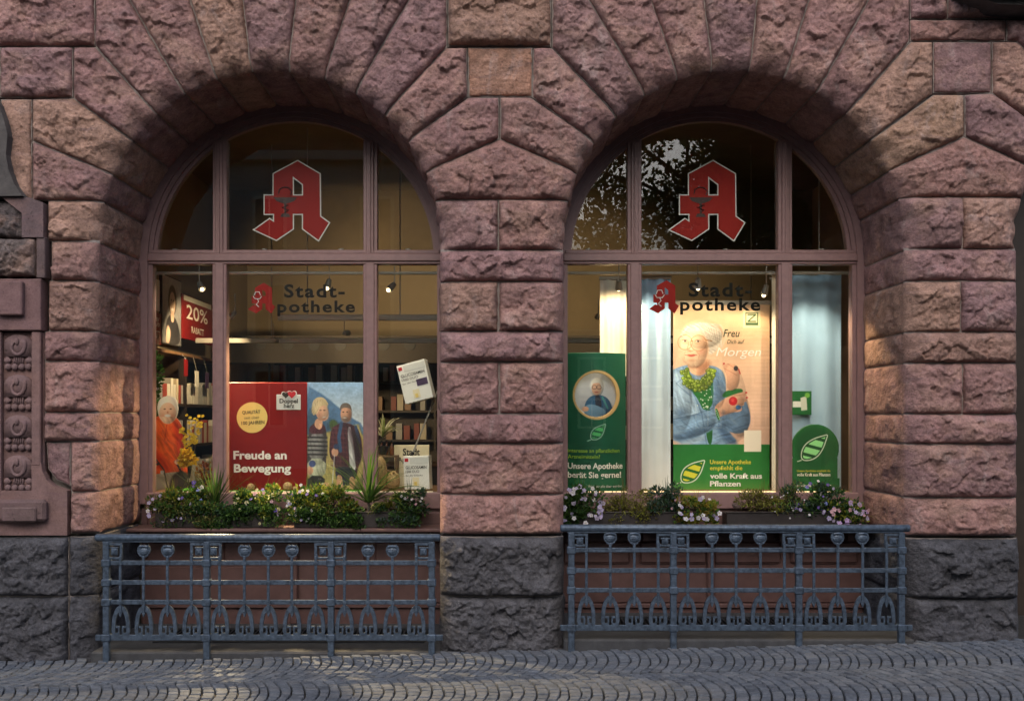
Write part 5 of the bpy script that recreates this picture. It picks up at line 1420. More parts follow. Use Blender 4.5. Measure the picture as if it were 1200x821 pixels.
cv = Canvas(928, 458, 951, 486, 1.8, (30, 104, 52)); cv.poly([(929, 470), (940, 470), (940, 477), (929, 477)], (236, 234, 226), 0.5, 1, 0); cv.poly([(938, 466), (945, 464), (946, 480), (939, 481)], (214, 216, 200), 0.5, 1, 0); cv.ell(946, 463, 3, 3, (120, 180, 70)); cv.build('card', kc, YK, 0.006)
sg = thing('letter_card', 'tiny cream card with a single letter beside the mullion', 'card', (W(727, 422, 1.7)[0], 1.7, W(0, 428, 1.7)[2]))
a, b = W(723.5, 428, 1.7), W(731.5, 416, 1.7); MB().box((a[0], 1.7, a[2]), (b[0], 1.706, b[2])).build('card', M['t_cream'], sg); text('S', 725.5, 729.5, 426, 7, 1.698, 't_dgreen', sg, 0.02)

# --- left pane: cardboard woman, flowers, garland, wall posters, shelves
YW = 1.5
st = thing('cardboard_figure', 'cardboard cut-out person in orange top smiling behind bicycle handlebars', 'cutout', (W(195, 0, YW)[0], YW, ZD))
cv = Canvas(172, 460, 222, 574, 2.2, (196, 176, 150))
body = [(150, 500), (172, 494), (180, 489), (190, 486), (203, 487), (212, 494), (219, 520), (221, 545), (218, 575), (216, 610), (150, 610)]
hd = [(185, 486), (184, 474), (188, 466), (197, 463), (206, 466), (209, 475), (208, 487), (203, 494), (190, 494)]
cv.mask = (cv.sd(chaikin(body)) < 0.3) | (cv.sd(chaikin(hd)) < 0.3)
cv.poly(body, (238, 92, 40)); cv.noise(0.15, 0.2, 6); cv.poly([(200, 490), (213, 496), (219, 520), (218, 545), (208, 540), (206, 515)], (200, 54, 22), 3, 0.8)
cv.line([(196, 494), (193, 515)], 0.7, (168, 40, 18), 1); cv.poly([(176, 520), (190, 530), (205, 552), (198, 556), (176, 545)], (196, 52, 22), 4, 0.6)
cv.poly([(150, 557), (176, 556), (200, 553), (216, 552), (226, 610), (150, 610)], (186, 172, 152)); cv.poly([(196, 556), (224, 548), (224, 610), (200, 610)], (70, 62, 58), 2, 0.9); cv.poly(hd, (248, 238, 220)); cv.ell(196.5, 484, 10.0, 12.5, (246, 200, 168), 0.8); cv.poly([(184, 484), (184, 472), (190, 463), (198, 461), (207, 465), (210, 474), (209, 486), (206, 478), (203, 471), (194, 470), (188, 474)], (246, 236, 216), 0.8); cv.ell(191, 487, 3, 3, (240, 170, 140), 3, 0.6); cv.ell(202, 487, 3, 3, (236, 164, 134), 3, 0.6)
cv.ell(196.5, 486.8, 3.6, 1.5, (250, 246, 240), 0.7); cv.ell(193, 479, 1.2, 0.7, (70, 50, 42)); cv.ell(200, 479, 1.2, 0.7, (70, 50, 42)); cv.ell(196.5, 483, 1.2, 1.5, (206, 144, 112), 1)
cv.line([(173, 538), (180, 534), (186, 542), (192, 550), (197, 574)], 1.6, (60, 60, 62)); cv.line([(178, 546), (186, 543)], 2.6, (40, 40, 42)); cv.line([(205, 540), (210, 548), (216, 560)], 2, (50, 46, 46)); cv.ell(208, 541, 3.6, 3, (222, 168, 136)); cv.ell(180, 545, 3.4, 3, (222, 168, 136)); cv.ell(190, 553, 2.2, 2.2, (200, 200, 200))
cv.vol(196.5, 480, 12, 17, 0.8); cv.vol(197, 525, 24, 42, 0.7); cv.folds((cv.Y > 488) & (cv.Y < 558), 1.0, 0.35, 45, 0.06, 0.35); cv.build('cutout_board', st, YW, 0.008)
MB().box((W(180, 0, YW)[0], YW + 0.009, ZD), (W(200, 0, YW)[0], YW + 0.12, ZD + 0.01)).build('foot', M['card_white'], st)

def leaves(mb, rnd, c, rad, n, size, cols, flat=0.6, up=0.5, droop=0.0, shell=0.0):
    for _ in range(n):
        while True:
            p = Vector((rnd.uniform(-1, 1), rnd.uniform(-1, 1), rnd.uniform(-1, 1)))
            if shell < p.length < 1: break
        pos = Vector(c) + Vector((p[0] * rad[0], p[1] * rad[1], p[2] * rad[2]))
        d = (p + Vector((rnd.gauss(0, .5), rnd.gauss(0, .5), rnd.gauss(0, .5) + up))).normalized()
        s = d.cross(Vector((rnd.gauss(0, 1), rnd.gauss(0, 1), rnd.gauss(0, 1)))).normalized()
        L = size * rnd.uniform(0.6, 1.4); w_ = L * flat * 0.5
        nrm = d.cross(s)
        k = rnd.uniform(0.7, 1.3); cc_ = rnd.choice(cols); mb.cur = (cc_[0] * k, cc_[1] * k, cc_[2] * k)
        m = pos + d * L * 0.5 + nrm * L * 0.08; tip = pos + d * L - Vector((0, 0, droop * L))
        mb.add([pos, m + s * w_, tip, m - s * w_], [(0, 1, 2), (0, 2, 3)])
def blossom(mb, rnd, pos, size, colr, eye, facing=Vector((0, -1, 0.35))):
    f = (facing + Vector((rnd.gauss(0, .35), rnd.gauss(0, .2), rnd.gauss(0, .35)))).normalized()
    a = f.cross(Vector((0, 0, 1))).normalized(); b = a.cross(f); r0 = rnd.uniform(0, 6)
    for k in range(5):
        t = r0 + 2 * math.pi * k / 5
        d = a * math.cos(t) + b * math.sin(t); e = a * math.cos(t + 1.57) + b * math.sin(t + 1.57)
        g = rnd.uniform(0.85, 1.1); mb.cur = tuple(v * g for v in colr)
        p0 = pos + f * 0.002; mb.add([p0, p0 + d * size * 0.65 + e * size * 0.42, p0 + d * size + f * size * 0.12, p0 + d * size * 0.65 - e * size * 0.42], [(0, 3, 2, 1)])
    mb.cur = eye; q = pos + f * 0.004
    mb.add([q + (a * math.cos(t) + b * math.sin(t)) * size * 0.2 for t in (0, 1.26, 2.5, 3.77, 5.0)], [(0, 1, 2, 3, 4)])
def blade(mb, rnd, base, d, L, w_, colr, bend=0.6, n=6):
    d = Vector(d).normalized(); side = d.cross(Vector((0, 0, 1)))
    side = side.normalized() if side.length > 0.05 else Vector((1, 0, 0))
    k = rnd.uniform(0.7, 1.3); mb.cur = tuple(v * k for v in colr); pts = []
    p = Vector(base); dd = d.copy()
    for i in range(n + 1):
        ww = w_ * (1 - (i / n) ** 2) + 0.0006
        pts += [p + side * ww, p + Vector((0, 0, -ww * 0.3)), p - side * ww]
        p = p + dd * (L / n); dd = (dd + Vector((0, 0, -bend / n * (0.4 + 1.2 * i / n)))).normalized()
    fs = []
    for i in range(n): fs += [(3 * i, 3 * i + 1, 3 * i + 4, 3 * i + 3), (3 * i + 1, 3 * i + 2, 3 * i + 5, 3 * i + 4)]
    mb.add(pts, fs)
DG, MG, YG, OL = (0.024, 0.062, 0.016), (0.06, 0.125, 0.022), (0.21, 0.23, 0.03), (0.14, 0.13, 0.04)
GB = (0.04, 0.075, 0.055)
rp = random.Random(11)
# garland at the left jamb, yellow branch and bloom
gl_ = thing('leaf_garland', 'green artificial garland climbing the left jamb beside the cardboard person', 'garland', W(180, 560, 1.62))
mb = MB()
for q in range(12): leaves(mb, rp, W(181 + 3 * math.sin(q), 418 + q * 9, 1.62), (0.05, 0.05, 0.06), 34, 0.05, [MG, (0.05, 0.20, 0.03), (0.03, 0.12, 0.02)], 0.6)
mb.build('foliage', M['leaf'], gl_); MB().tube([W(180 + 3 * math.sin(q), 415 + q * 13, 1.63) for q in range(13)], 0.006, 6).build('stem', M['bark'], gl_)
yb_ = thing('yellow_branch', 'spray of small yellow blossoms rising before the orange top', 'flowers', W(224, 560, 1.12))
stem = MB(); fl = MB()
for (x, y_) in ((212, 500), (221, 487), (229, 492), (237, 487), (234, 505), (216, 515), (226, 512)):
    stem.tube([W(222, 560, 1.12), W((222 + x) / 2 + 1, (540 + y_) / 2, 1.11), W(x, y_, 1.10)], [0.004, 0.003, 0.0015], 5)
    for q in range(10):
        t = rp.random(); p = W(x + (222 - x) * t * 0.6 + rp.uniform(-3, 3), y_ + (530 - y_) * t * 0.6 + rp.uniform(-3, 3), 1.10); blossom(fl, rp, p, 0.016, (0.75, 0.52, 0.03), (0.5, 0.3, 0.02))
stem.build('stem', M['bark'], yb_); fl.build('petals', M['leaf'], yb_)['kind'] = 'stuff'
cm_ = thing('yellow_bloom', 'large round yellow double bloom low beside the orange top', 'flower', W(220, 560, 1.10))
fl = MB()
for (x, y_, r_) in ((219, 532, 0.045), (224, 538, 0.04), (216, 541, 0.035)): leaves(fl, rp, W(x, y_, 1.08), (r_, r_ * 0.8, r_), 160, 0.03, [(0.78, 0.50, 0.02), (0.85, 0.60, 0.05), (0.62, 0.36, 0.01)], 0.9, 0.1)
fl.build('petals', M['leaf'], cm_)['kind'] = 'stuff'; MB().tube([W(220, 540, 1.10), W(221, 572, 1.11)], 0.005, 6).build('stem', M['bark'], cm_)
rb = thing('autumn_sprig', 'reddish autumn leaf sprig standing behind the spiky grass', 'plant', W(240, 565, 1.10)); mb = MB(); leaves(mb, rp, W(240, 555, 1.10), (0.07, 0.05, 0.09), 110, 0.03, [(0.28, 0.06, 0.02), (0.32, 0.13, 0.02), (0.16, 0.04, 0.02)], 0.6); mb.build('foliage', M['leaf'], rb)
MB().tube([W(240, 545, 1.10), W(240, 574, 1.11)], 0.004, 6).build('stem', M['bark'], rb)
# posters high on the left wall (facing +x), receding
XW = -3.30
def wall_poster(ya, yb, za, zb, material, label, lines=(), art=None):
    root = thing('sale_poster', label, 'poster', (XW, (ya + yb) / 2, za))
    MB().box((XW - 0.03, ya, za), (XW, yb, zb), 0.002).build('board', M[material], root)
    for s_, ya_, zz, wd, cap, mt in lines:
        text_vec(s_, (XW + 0.002, ya_, zz), (0, 1, 0), (0, 0, 1), wd, cap, mt, root, 0.01)
    return root
wall_poster(1.90, 2.22, 2.72, 3.02, 'card_white', 'white sale poster above the small red one')
wall_poster(1.90, 2.26, 2.40, 2.70, 'red', 'small red sale poster with pale percentage lettering by the jamb', [('20 %', 1.95, 2.57, 0.26, 0.09, 't_white'), ('RABATT', 1.94, 2.46, 0.28, 0.07, 't_white')])
ph = wall_poster(2.28, 2.84, 2.42, 3.10, 'black_card', 'dark photographic poster of a laughing person between the red ones')
cv = Canvas(0, 0, 54, 66, 1.6, (150, 150, 152))
cv.grad(0, (186, 186, 188), 66, (96, 96, 100)); cv.poly([(6, 66), (10, 44), (22, 36), (36, 38), (48, 48), (52, 66)], (40, 40, 46)); cv.ell(28, 22, 12, 15, (52, 44, 42), 1.5); cv.ell(28, 25, 8.5, 11.5, (206, 178, 160), 1); cv.poly([(22, 34), (34, 34), (32, 44), (24, 44)], (190, 160, 142)); cv.ell(28, 31, 3.5, 1.4, (246, 240, 236)); cv.ell(24.5, 22, 1.4, 0.9, (50, 40, 38)); cv.ell(31.5, 22, 1.4, 0.9, (50, 40, 38)); cv.poly([(12, 46), (24, 52), (20, 66), (8, 66)], (190, 160, 142), 2); cv.noise(0.3, 0.12, 4)
pp_ = cv.build('portrait_print', ph, 1.0, 0.001)
kk = 8.0 / F
for v in pp_.data.vertices:
    gx_, gy_ = v.co.x / kk + VX, VY - (v.co.z - CAMZ) / kk
    v.co = (XW + 0.0025 - (v.co.y - 1.0), 2.29 + gx_ / 100, 3.09 - gy_ / 100)
wall_poster(2.86, 3.90, 2.52, 2.98, 'red', 'wide dark red sale poster with large percentage lettering on the side wall', [('20%', 3.00, 2.74, 0.72, 0.15, 't_white'), ('RABATT', 3.16, 2.60, 0.42, 0.07, 't_white')])
MB().box((XW, 2.92, 2.92), (XW + 0.003, 3.84, 2.972)).build('white_header', M['card_white'], bpy.data.objects['sale_poster.003'])
# wall shelf
shf = thing('wall_shelf', 'dark tall wall shelf filled with rows of small white cartons', 'shelf', (-3.45, 2.9, IZ0))
for z in (2.36, 1.84, 1.42, 1.02, 0.6): MB().box((-3.60, 1.6, z - 0.03), (-3.27, 4.25, z), 0.004).build('board', M['wood'] if z > 2.3 else M['darkwood'], shf)
for yv in (1.57, 2.9, 4.25): MB().box((-3.60, yv, IZ0), (-3.27, yv + 0.028, 2.33), 0.003).build('upright', M['darkwood'], shf)
MB().box((-3.615, 1.57, IZ0), (-3.60, 4.27, 2.39)).build('back_panel', M['darkwood'], shf)
proto = {}
def carton(loc, dims, colr, label, group, name='medicine_carton', band=None):
    key_ = (round(dims[0], 3), round(dims[1], 3), round(dims[2], 3))
    if key_ not in proto:
        mb = MB().box((-dims[0] / 2, -dims[1] / 2, 0), (dims[0] / 2, dims[1] / 2, dims[2]), 0.002); me = bpy.data.meshes.new(name); me.from_pydata(mb.v, [], mb.f); me.materials.append(M['obj']); proto[key_] = me
    o = bpy.data.objects.new(name, proto[key_]); col.objects.link(o); o.location = loc; o.color = (*colr, 1)
    return tag(o, label, 'carton', group)
for z, lb, grp in ((1.84, 'small white medicine carton in the upper row of the wall shelf', 'upper row of cartons'), (1.42, 'small white medicine carton in the middle row of the wall shelf', 'middle row of cartons'), (1.02, 'small white medicine carton in the lower row of the wall shelf', 'lower row of cartons')):
    yv = 1.68
    while yv < 4.15:
        w_ = rp.choice([0.055, 0.07, 0.085]); h_ = rp.choice([0.19, 0.22, 0.25])
        if not 2.86 < yv + w_ / 2 < 2.97: (lambda cn: carton((-3.37, yv + w_ / 2, z + 0.001), (0.16, w_, h_), cn[0], lb.replace('white', cn[1]), grp.replace('cartons', cn[1] + ' cartons')))(rp.choice([((0.74, 0.72, 0.66), 'white'), ((0.74, 0.72, 0.66), 'white'), ((0.66, 0.58, 0.44), 'cream'), ((0.45, 0.46, 0.46), 'grey'), ((0.35, 0.06, 0.05), 'red')]))
        yv += w_ + rp.choice([0.006, 0.008, 0.02])
for (y_, z, lb) in ((2.75, 2.12, 'small red price tag hanging from the top shelf board'), (3.1, 2.02, 'white price tag hanging from the top shelf board'), (3.45, 2.02, 'blue price tag hanging from the top shelf board')):
    r_ = thing('price_tag', lb, 'tag', (-3.22, y_, z)); MB().box((-3.225, y_ - 0.06, z), (-3.22, y_ + 0.06, z + 0.17), 0.001).build('card', M['red'] if 'red' in lb else (M['card_white'] if 'white' in lb else M['t_purple']), r_); MB().tube([(-3.222, y_, z + 0.17), (-3.265, y_, 2.35)], 0.002, 4).build('string', M['metal'], r_)
# --- right pane of the left window: cartons, pole, plant, bottles, shop sign
YB = 1.2
def print_box(name, label, cx, cy, w_, h_, rotd, y_, shopline):
    k = (CAMD + y_) / F; c = W(cx, cy, y_)
    root = thing(name, label, 'carton', (0, 0, 0))
    dx, dz, dy = w_ * k / 2, h_ * k / 2, 0.09
    MB().box((-dx, 0, -dz), (dx, dy, dz), 0.003).build('box', M['card_white'], root)
    q = lambda x0, z0, x1, z1, m, nm, e=0.0018: MB().box((x0 * k, -e, z0 * k), (x1 * k, -0.0004, z1 * k)).build(nm, M[m], root)
    q(-w_ / 2 + 8, h_ / 2 - 9, w_ / 2 - 1, h_ / 2 - 2, 't_grey', 'band'); q(-w_ / 2 + 1.5, h_ / 2 - 6.5, -w_ / 2 + 6, h_ / 2 - 2.5, 't_red', 'logo')
    tx = lambda s_, x0, x1, z, cap, m, b_: text_vec(s_, (x0 * k, -0.0022, z * k), (1, 0, 0), (0, 0, 1), (x1 - x0) * k, cap * k, m, root, b_)
    tx('GLUCOSAMIN', -w_ / 2 + 2.5, w_ / 2 - 3, h_ / 2 - 15, 3.6, 't_dark', 0.02); tx('1500 DUO', -w_ / 2 + 2.5, w_ / 2 - 12, h_ / 2 - 19.5, 3.0, 't_dark', 0.01); tx('für die Gelenke', -w_ / 2 + 2.5, w_ / 2 - 8, h_ / 2 - 23.5, 2.0, 't_dark', 0.0)
    if shopline: q(2, -6, w_ / 2 - 2, 2, 't_purple', 'stripe')
    q(-5, -h_ / 2 + 4, 3, -h_ / 2 + 14, 't_cream', 'picture'); q(-3, -h_ / 2 + 4.5, 0.5, -h_ / 2 + 9, 'badge', 'capsule', 0.003)
    root.location = c; root.rotation_euler = (0, R(rotd), R(-12))
    return root
print_box('hanging_carton', 'white printed carton hanging tilted in mid-air on a thread', 486, 447, 35, 46, -14, YB, True)
bpy.data.objects['hanging_carton']['label'] = 'white printed carton hanging tilted beside the rough pier'
print_box('standing_carton', 'white printed carton standing upright on the display floor', 488, 553.5, 31, 39, -2, YB, False)
pole = thing('walking_pole', 'slim silver walking pole leaning behind the standing carton', 'pole', W(480, 572, 1.36)); MB().tube([W(484, 530, 1.34), W(513, 458, 1.34)], 0.008, 8).build('shaft', M['metal'], pole); MB().tube([W(481.5, 536, 1.34), W(484.2, 529.5, 1.34)], 0.013, 8).build('grip', M['black_card'], pole); MB().tube([W(480, 575, 1.34), W(482, 535, 1.34)], 0.006, 8).build('tip', M['black_card'], pole)
ss = thing('shop_sign', 'cream sign with dark shop lettering standing behind the cartons', 'sign', W(480, 560, 1.7)); a, b = W(462, 575, 1.7), W(503, 521, 1.7); MB().box((a[0], 1.7, ZD), (b[0], 1.72, b[2]), 0.004).build('board', M['t_cream'], ss); text('Stadt', 472, 492, 533, 8, 1.697, 't_dark', ss, 0.02); text('Apotheke', 466, 498, 541, 6, 1.697, 't_dark', ss, 0.01)
cr = thing('wooden_crate', 'small wooden crate carrying brown bottles', 'crate', W(455, 572, 1.55)); a, b = W(443, 576, 1.55), W(466, 533, 1.55)
for z in (b[2] - 0.018, (ZD + b[2]) / 2): MB().box((a[0], 1.5, z), (b[0], 1.68, z + 0.016), 0.002).build('plank', M['wood'], cr)
for x in (a[0], b[0] - 0.016): MB().box((x, 1.502, ZD), (x + 0.0158, 1.678, b[2] - 0.0185), 0.002).build('side', M['wood'], cr)
for i, x in enumerate((447, 453, 459)):
    c = W(x, 533, 1.56); bo = thing('brown_bottle', ('first' if i == 0 else 'second' if i == 1 else 'third') + ' brown glass bottle on the crate counted from the mullion', 'bottle', (c[0], 1.57, b[2] - 0.002), 'brown bottles'); MB().lathe([(0.019, 0), (0.020, 0.004), (0.020, 0.07), (0.009, 0.095), (0.008, 0.115)], (c[0], 1.57, b[2] - 0.0018), 'z', 12).build('glass', M['bottle'], bo, True); MB().lathe([(0.0095, 0), (0.0095, 0.018)], (c[0], 1.57, b[2] + 0.1135), 'z', 10).build('cap', M['black_card'], bo)
vp = thing('potted_plant', 'white-striped leafy pot plant on the crate', 'plant', W(449, 500, 1.5)); mb = MB()
for q in range(26): blade(mb, rp, W(449, 512, 1.53), (rp.gauss(0, 0.6), rp.gauss(0, 0.4), 1), rp.uniform(0.16, 0.30), rp.uniform(0.008, 0.016), rp.choice([(0.55, 0.52, 0.34), (0.25, 0.30, 0.10), (0.62, 0.58, 0.42)]), 2.0)
mb.build('foliage', M['leaf'], vp); MB().lathe([(0.035, 0), (0.05, 0.075), (0.052, 0.08), (0.045, 0.081)], (W(449, 0, 1.53)[0], 1.575, b[2] + 0.001), 'z', 14).build('pot', M['trough'], vp)
# woven wicker ornaments
def wicker(label, c, r, sq, n=26, name='wicker_ball'):
    root = thing(name, label, 'ornament', c, 'wicker ornaments'); mb = MB()
    for q in range(n):
        ax = Vector((rp.gauss(0, 1), rp.gauss(0, 1), rp.gauss(0, 1))).normalized(); u = ax.orthogonal().normalized(); v = ax.cross(u)
        mb.tube([Vector(c) + Vector((0, 0, r * sq[2])) + Vector([(u * math.cos(t) + v * math.sin(t))[i] * r * sq[i] for i in range(3)]) for t in np.linspace(0, 2 * math.pi, 15)], 0.0035, 4, False)
    mb.build('weave', M['twig'], root, True); return root
zz = ZD + 0.014
for px, lb, r_ in ((337, 'wicker ball in front of the red board below its lettering', 0.036), (294, 'small wicker ball at the foot of the red board below the yellow badge', 0.03), (382, 'wicker ball at the foot of the photo of the walking couple', 0.034), (346, 'tiny wicker ball beside the larger one before the red board', 0.018)):
    c = W(px, 572, 1.12); wicker(lb, (c[0], 1.12, zz), r_, (1, 1, 1))
c = W(446, 0, 1.15); wicker('tall pear-shaped glowing wicker ornament beside the mullion', (c[0], 1.15, zz), 0.06, (0.9, 0.9, 2.4), 40, 'wicker_cone')
c = W(461, 0, 1.15); wicker('low woven wicker basket ornament beside the standing carton', (c[0], 1.15, zz), 0.055, (1, 1, 1.5), 36, 'wicker_basket')
gm = thing('grass_mat', 'bright green artificial grass mat on the display floor under the red board', 'mat', (cxL, 1.2, ZD)); MB().box((cxL - 1.1, 1.075, ZD + 0.0005), (cxL + 0.62, 1.6, ZD + 0.012), 0.003).build('turf', M['grassmat'], gm)
# dark cabinets at the back
for k, (xa, xb, lb) in enumerate(((-3.2, -0.9, 'tall dark cabinet at the back wall behind the red display'), (-0.8, 1.4, 'tall dark cabinet at the back wall behind the middle pier'), (1.5, 3.6, 'tall dark cabinet at the back wall behind the portrait poster'))):
    root = thing('back_cabinet', lb, 'cabinet', ((xa + xb) / 2, 6.3, IZ0), 'dark cabinets at the back')
    MB().box((xa, 6.45, IZ0), (xb, 6.59, 2.6)).build('back_panel', M['darkwood'], root)
    for z in (0.6, 1.0, 1.4, 1.8, 2.2, 2.6): MB().box((xa, 6.1, z - 0.03), (xb, 6.449, z)).build('board', M['darkwood'], root)
    for x in (xa, (xa + xb) / 2, xb - 0.03): MB().box((x, 6.095, IZ0), (x + 0.03, 6.0945 + 0.005, 2.57)).build('upright', M['darkwood'], root)
    for z in (1.4, 1.8, 2.2):
        x = xa + 0.1
        while x < xb - 0.15:
            w_ = rp.choice([0.085, 0.07])
            cn = rp.choice([((0.5, 0.45, 0.36), 'cream'), ((0.28, 0.17, 0.11), 'brown'), ((0.36, 0.36, 0.36), 'grey'), ((0.22, 0.05, 0.04), 'red')]); lv = {1.4: 'low', 1.8: 'middle', 2.2: 'upper'}[z]
            carton((x, 6.2, z + 0.001), (w_, 0.16, rp.choice([0.19, 0.22])), cn[0], 'dim %s carton on the %s board of the back cabinet behind %s' % (cn[1], lv, ('the red display', 'the middle pier', 'the portrait poster')[k]), '%s cartons on %s board of back cabinet %s' % (cn[1], lv, ('behind display', 'behind pier', 'behind poster')[k]))
            x += w_ + rp.choice([0.02, 0.05, 0.12])
ct = thing('sales_counter', 'dark sales counter standing in the middle of the shop', 'counter', (0, 4.9, IZ0)); MB().box((-2.6, 4.7, IZ0), (2.4, 5.2, 1.1), 0.01).build('body', M['darkwood'], ct); MB().box((-2.65, 4.65, 1.101), (2.45, 5.25, 1.14), 0.006).build('top', M['wood'], ct)

# ------------------------------------------------------------------ flower boxes and plants
YF = 0.66
def trough(x0, x1, zl, label):
    a, b = W(x0, 0, YF)[0], W(x1, 0, YF)[0]; h_ = 0.115
    root = thing('flower_box', label, 'planter', ((a + b) / 2, YF, zl), 'flower boxes on the ledges')
    mb = MB(); y0, y1 = YF - 0.08, YF + 0.08
    for q0, q1 in (((a, y0), (b, y0 + 0.012)), ((a, y1 - 0.012), (b, y1)), ((a, y0 + 0.0125), (a + 0.012, y1 - 0.0125)), ((b - 0.012, y0 + 0.0125), (b, y1 - 0.0125))): mb.box((q0[0], q0[1], zl + 0.002), (q1[0], q1[1], zl + h_), 0.003)
    mb.build('trough', M['trough'], root); r = MB()
    r.box((a - 0.008, y0 - 0.008, zl + h_ + 0.0005), (b + 0.008, y0 + 0.006, zl + h_ + 0.012), 0.003); r.build('rim', M['trough'], root)
    s = MB(); n = 40; vs = []; 
    for j in range(5):
        for i in range(n): vs.append((a + 0.013 + (b - a - 0.026) * i / (n - 1), y0 + 0.013 + (y1 - y0 - 0.026) * j / 4, zl + h_ - 0.015 + rp.uniform(-0.006, 0.010)))
    s.add(vs, [(j * n + i, j * n + i + 1, (j + 1) * n + i + 1, (j + 1) * n + i) for j in range(4) for i in range(n - 1)]); s.build('soil', M['soil'], root)
    return zl + h_
def bush(name, label, cat, cx, cy, rx, ry, n, size, cols, zl, nf=0, fcols=(), fs=0.016, flat=0.55, yoff=0.0, up=0.5, foot=None):
    rx *= 1.15; ry *= 1.12; n = int(n * 1.75); size *= 1.35; yoff -= 0.035
    k = (CAMD + YF) / F; c = W(cx, cy, YF + yoff)
    root = thing(name, label, cat, (c[0], YF + yoff, foot if foot else zl - 0.014)); mb = MB()
    # several clumps so the outline stays uneven
    for q in range(13):
        t = Vector((rp.uniform(-0.85, 0.85) * rx * k, rp.uniform(-0.055, 0.05), rp.uniform(-0.8, 0.75) * ry * k)); s_ = rp.uniform(0.2, 0.5)
        leaves(mb, rp, c + t, (rx * k * s_, 0.06, ry * k * s_), n // 13, size * rp.uniform(0.8, 1.2), [cols[q % len(cols)]] + list(cols), flat, up)
    for q in range(10):
        p0 = c + Vector((rp.uniform(-0.9, 0.9) * rx * k, -0.05, -0.2 * ry * k)); blade(mb, rp, p0, (rp.gauss(0, 0.5), -0.5, 0.4), rp.uniform(0.06, 0.13), 0.004, cols[-1], 3.2, 6)
    for q in range(26):
        d = Vector((rp.uniform(-1, 1) * rx * k, rp.uniform(-0.06, 0.03), rp.uniform(0.3, 1.5) * ry * k)); blade(mb, rp, c + d * 0.3, d, d.length * 0.9, 0.0025, cols[0], 0.3, 4)
    mb.build('foliage', M['leaf'], root)
    st_ = MB()
    for q in range(6): st_.tube([(c[0] + rp.uniform(-0.3, 0.3) * rx * k, YF + yoff, zl - 0.02), c + Vector((rp.uniform(-0.5, 0.5) * rx * k, 0, rp.uniform(0, 0.6) * ry * k))], 0.003, 5)
    st_.build('stem', M['bark'], root)
    if nf:
        fl = MB()
        for q in range(nf):
            t = rp.uniform(0, 2 * math.pi); r_ = math.sqrt(rp.uniform(0.1, 1.1)); p = c + Vector((math.cos(t) * r_ * rx * k, -0.055 - rp.uniform(0, 0.04), math.sin(t) * r_ * ry * k))
            cc_ = rp.choice(fcols); blossom(fl, rp, p, fs * rp.uniform(0.6, 1.1), cc_[0], cc_[1])
        fl.build('petals', M['leaf'], root)['kind'] = 'stuff'
    return root
def grassy(name, label, cx, cy, dirs, n, L, w_, cols, bend, zl, yoff=-0.02):
    c = W(cx, cy, YF + yoff); root = thing(name, label, 'plant', (c[0], YF + yoff, zl - 0.014)); mb = MB()
    for q in range(n):
        a = rp.uniform(*dirs); blade(mb, rp, c + Vector((rp.gauss(0, 0.012), rp.gauss(0, 0.015), 0)), (math.cos(a), rp.uniform(-0.6, 0.15), math.sin(a)), L * rp.uniform(0.5, 1.1), w_ * rp.uniform(0.6, 1.2), rp.choice(cols), bend, 8)
    mb.build('foliage', M['leaf'], root); MB().tube([(c[0], YF + yoff, zl - 0.02), c + Vector((0, 0, 0.005))], 0.012, 8).build('crown_base', M['bark'], root)
    return root
WH, LI, VI, YE, PK, BL = ((0.72, 0.70, 0.72), (0.5, 0.4, 0.1)), ((0.46, 0.40, 0.62), (0.5, 0.45, 0.1)), ((0.16, 0.10, 0.42), (0.5, 0.4, 0.05)), ((0.66, 0.60, 0.30), (0.12, 0.04, 0.15)), ((0.60, 0.36, 0.42), (0.4, 0.3, 0.1)), ((0.22, 0.26, 0.62), (0.4, 0.4, 0.4))
z = trough(186, 326, ZLL, 'dark flower box under the cardboard person and the red board')
bush('flowering_bush', 'bushy heather with small white and lilac blossoms at the left jamb', 'plant', 205, 594, 25, 19, 1500, 0.020, [YG, MG, DG, OL], z, 16, [WH, LI, LI], 0.018)
bush('flowering_bush', 'taller sprig of blue violas beside the spiky grass', 'plant', 233, 585, 13, 18, 500, 0.020, [MG, DG, YG], z, 8, [BL, WH, VI], 0.018)
grassy('spiky_grass', 'stiff dark spiky grass plant below the mullion beside the red board', 252, 592, (0.6, 2.6), 80, 0.42, 0.006, [DG, MG, (0.07, 0.10, 0.03)], 0.3, z)
bush('trailing_ivy', 'dark trailing ivy hanging over the box below the spiky grass', 'plant', 262, 605, 33, 15, 1500, 0.017, [DG, (0.03, 0.07, 0.035), MG], z, yoff=-0.04, flat=0.8)
grassy('dry_leaf_tuft', 'few tan withered leaves between ivy and pansies', 281, 592, (1.0, 2.2), 8, 0.12, 0.012, [(0.36, 0.27, 0.12)], 0.9, z)
bush('pansy_plant', 'yellow and violet pansies under the red board', 'plant', 306, 590, 23, 19, 1000, 0.022, [MG, YG, DG], z, 20, [YE, VI, LI, PK], 0.019)
bush('trailing_ivy', 'fine-leaved green creeper spilling over the box between heather and pansies', 'plant', 222, 603, 34, 13, 1300, 0.015, [DG, MG, OL], z, yoff=-0.05, flat=0.7)
bush('leafy_bush', 'dark leafy plant under the pansies below the red board', 'plant', 300, 604, 26, 11, 900, 0.018, [DG, MG], z, yoff=-0.05)
z = trough(347, 487, ZLL, 'dark flower box under the photo of the couple and the cartons')
bush('pansy_plant', 'white and violet pansies under the photo of the couple', 'plant', 360, 590, 20, 20, 800, 0.022, [MG, YG, DG], z, 22, [WH, VI, LI, WH], 0.018)
bush('leafy_bush', 'olive green leafy bush between pansies and spider plant', 'plant', 390, 592, 24, 18, 1100, 0.022, [OL, YG, MG], z)
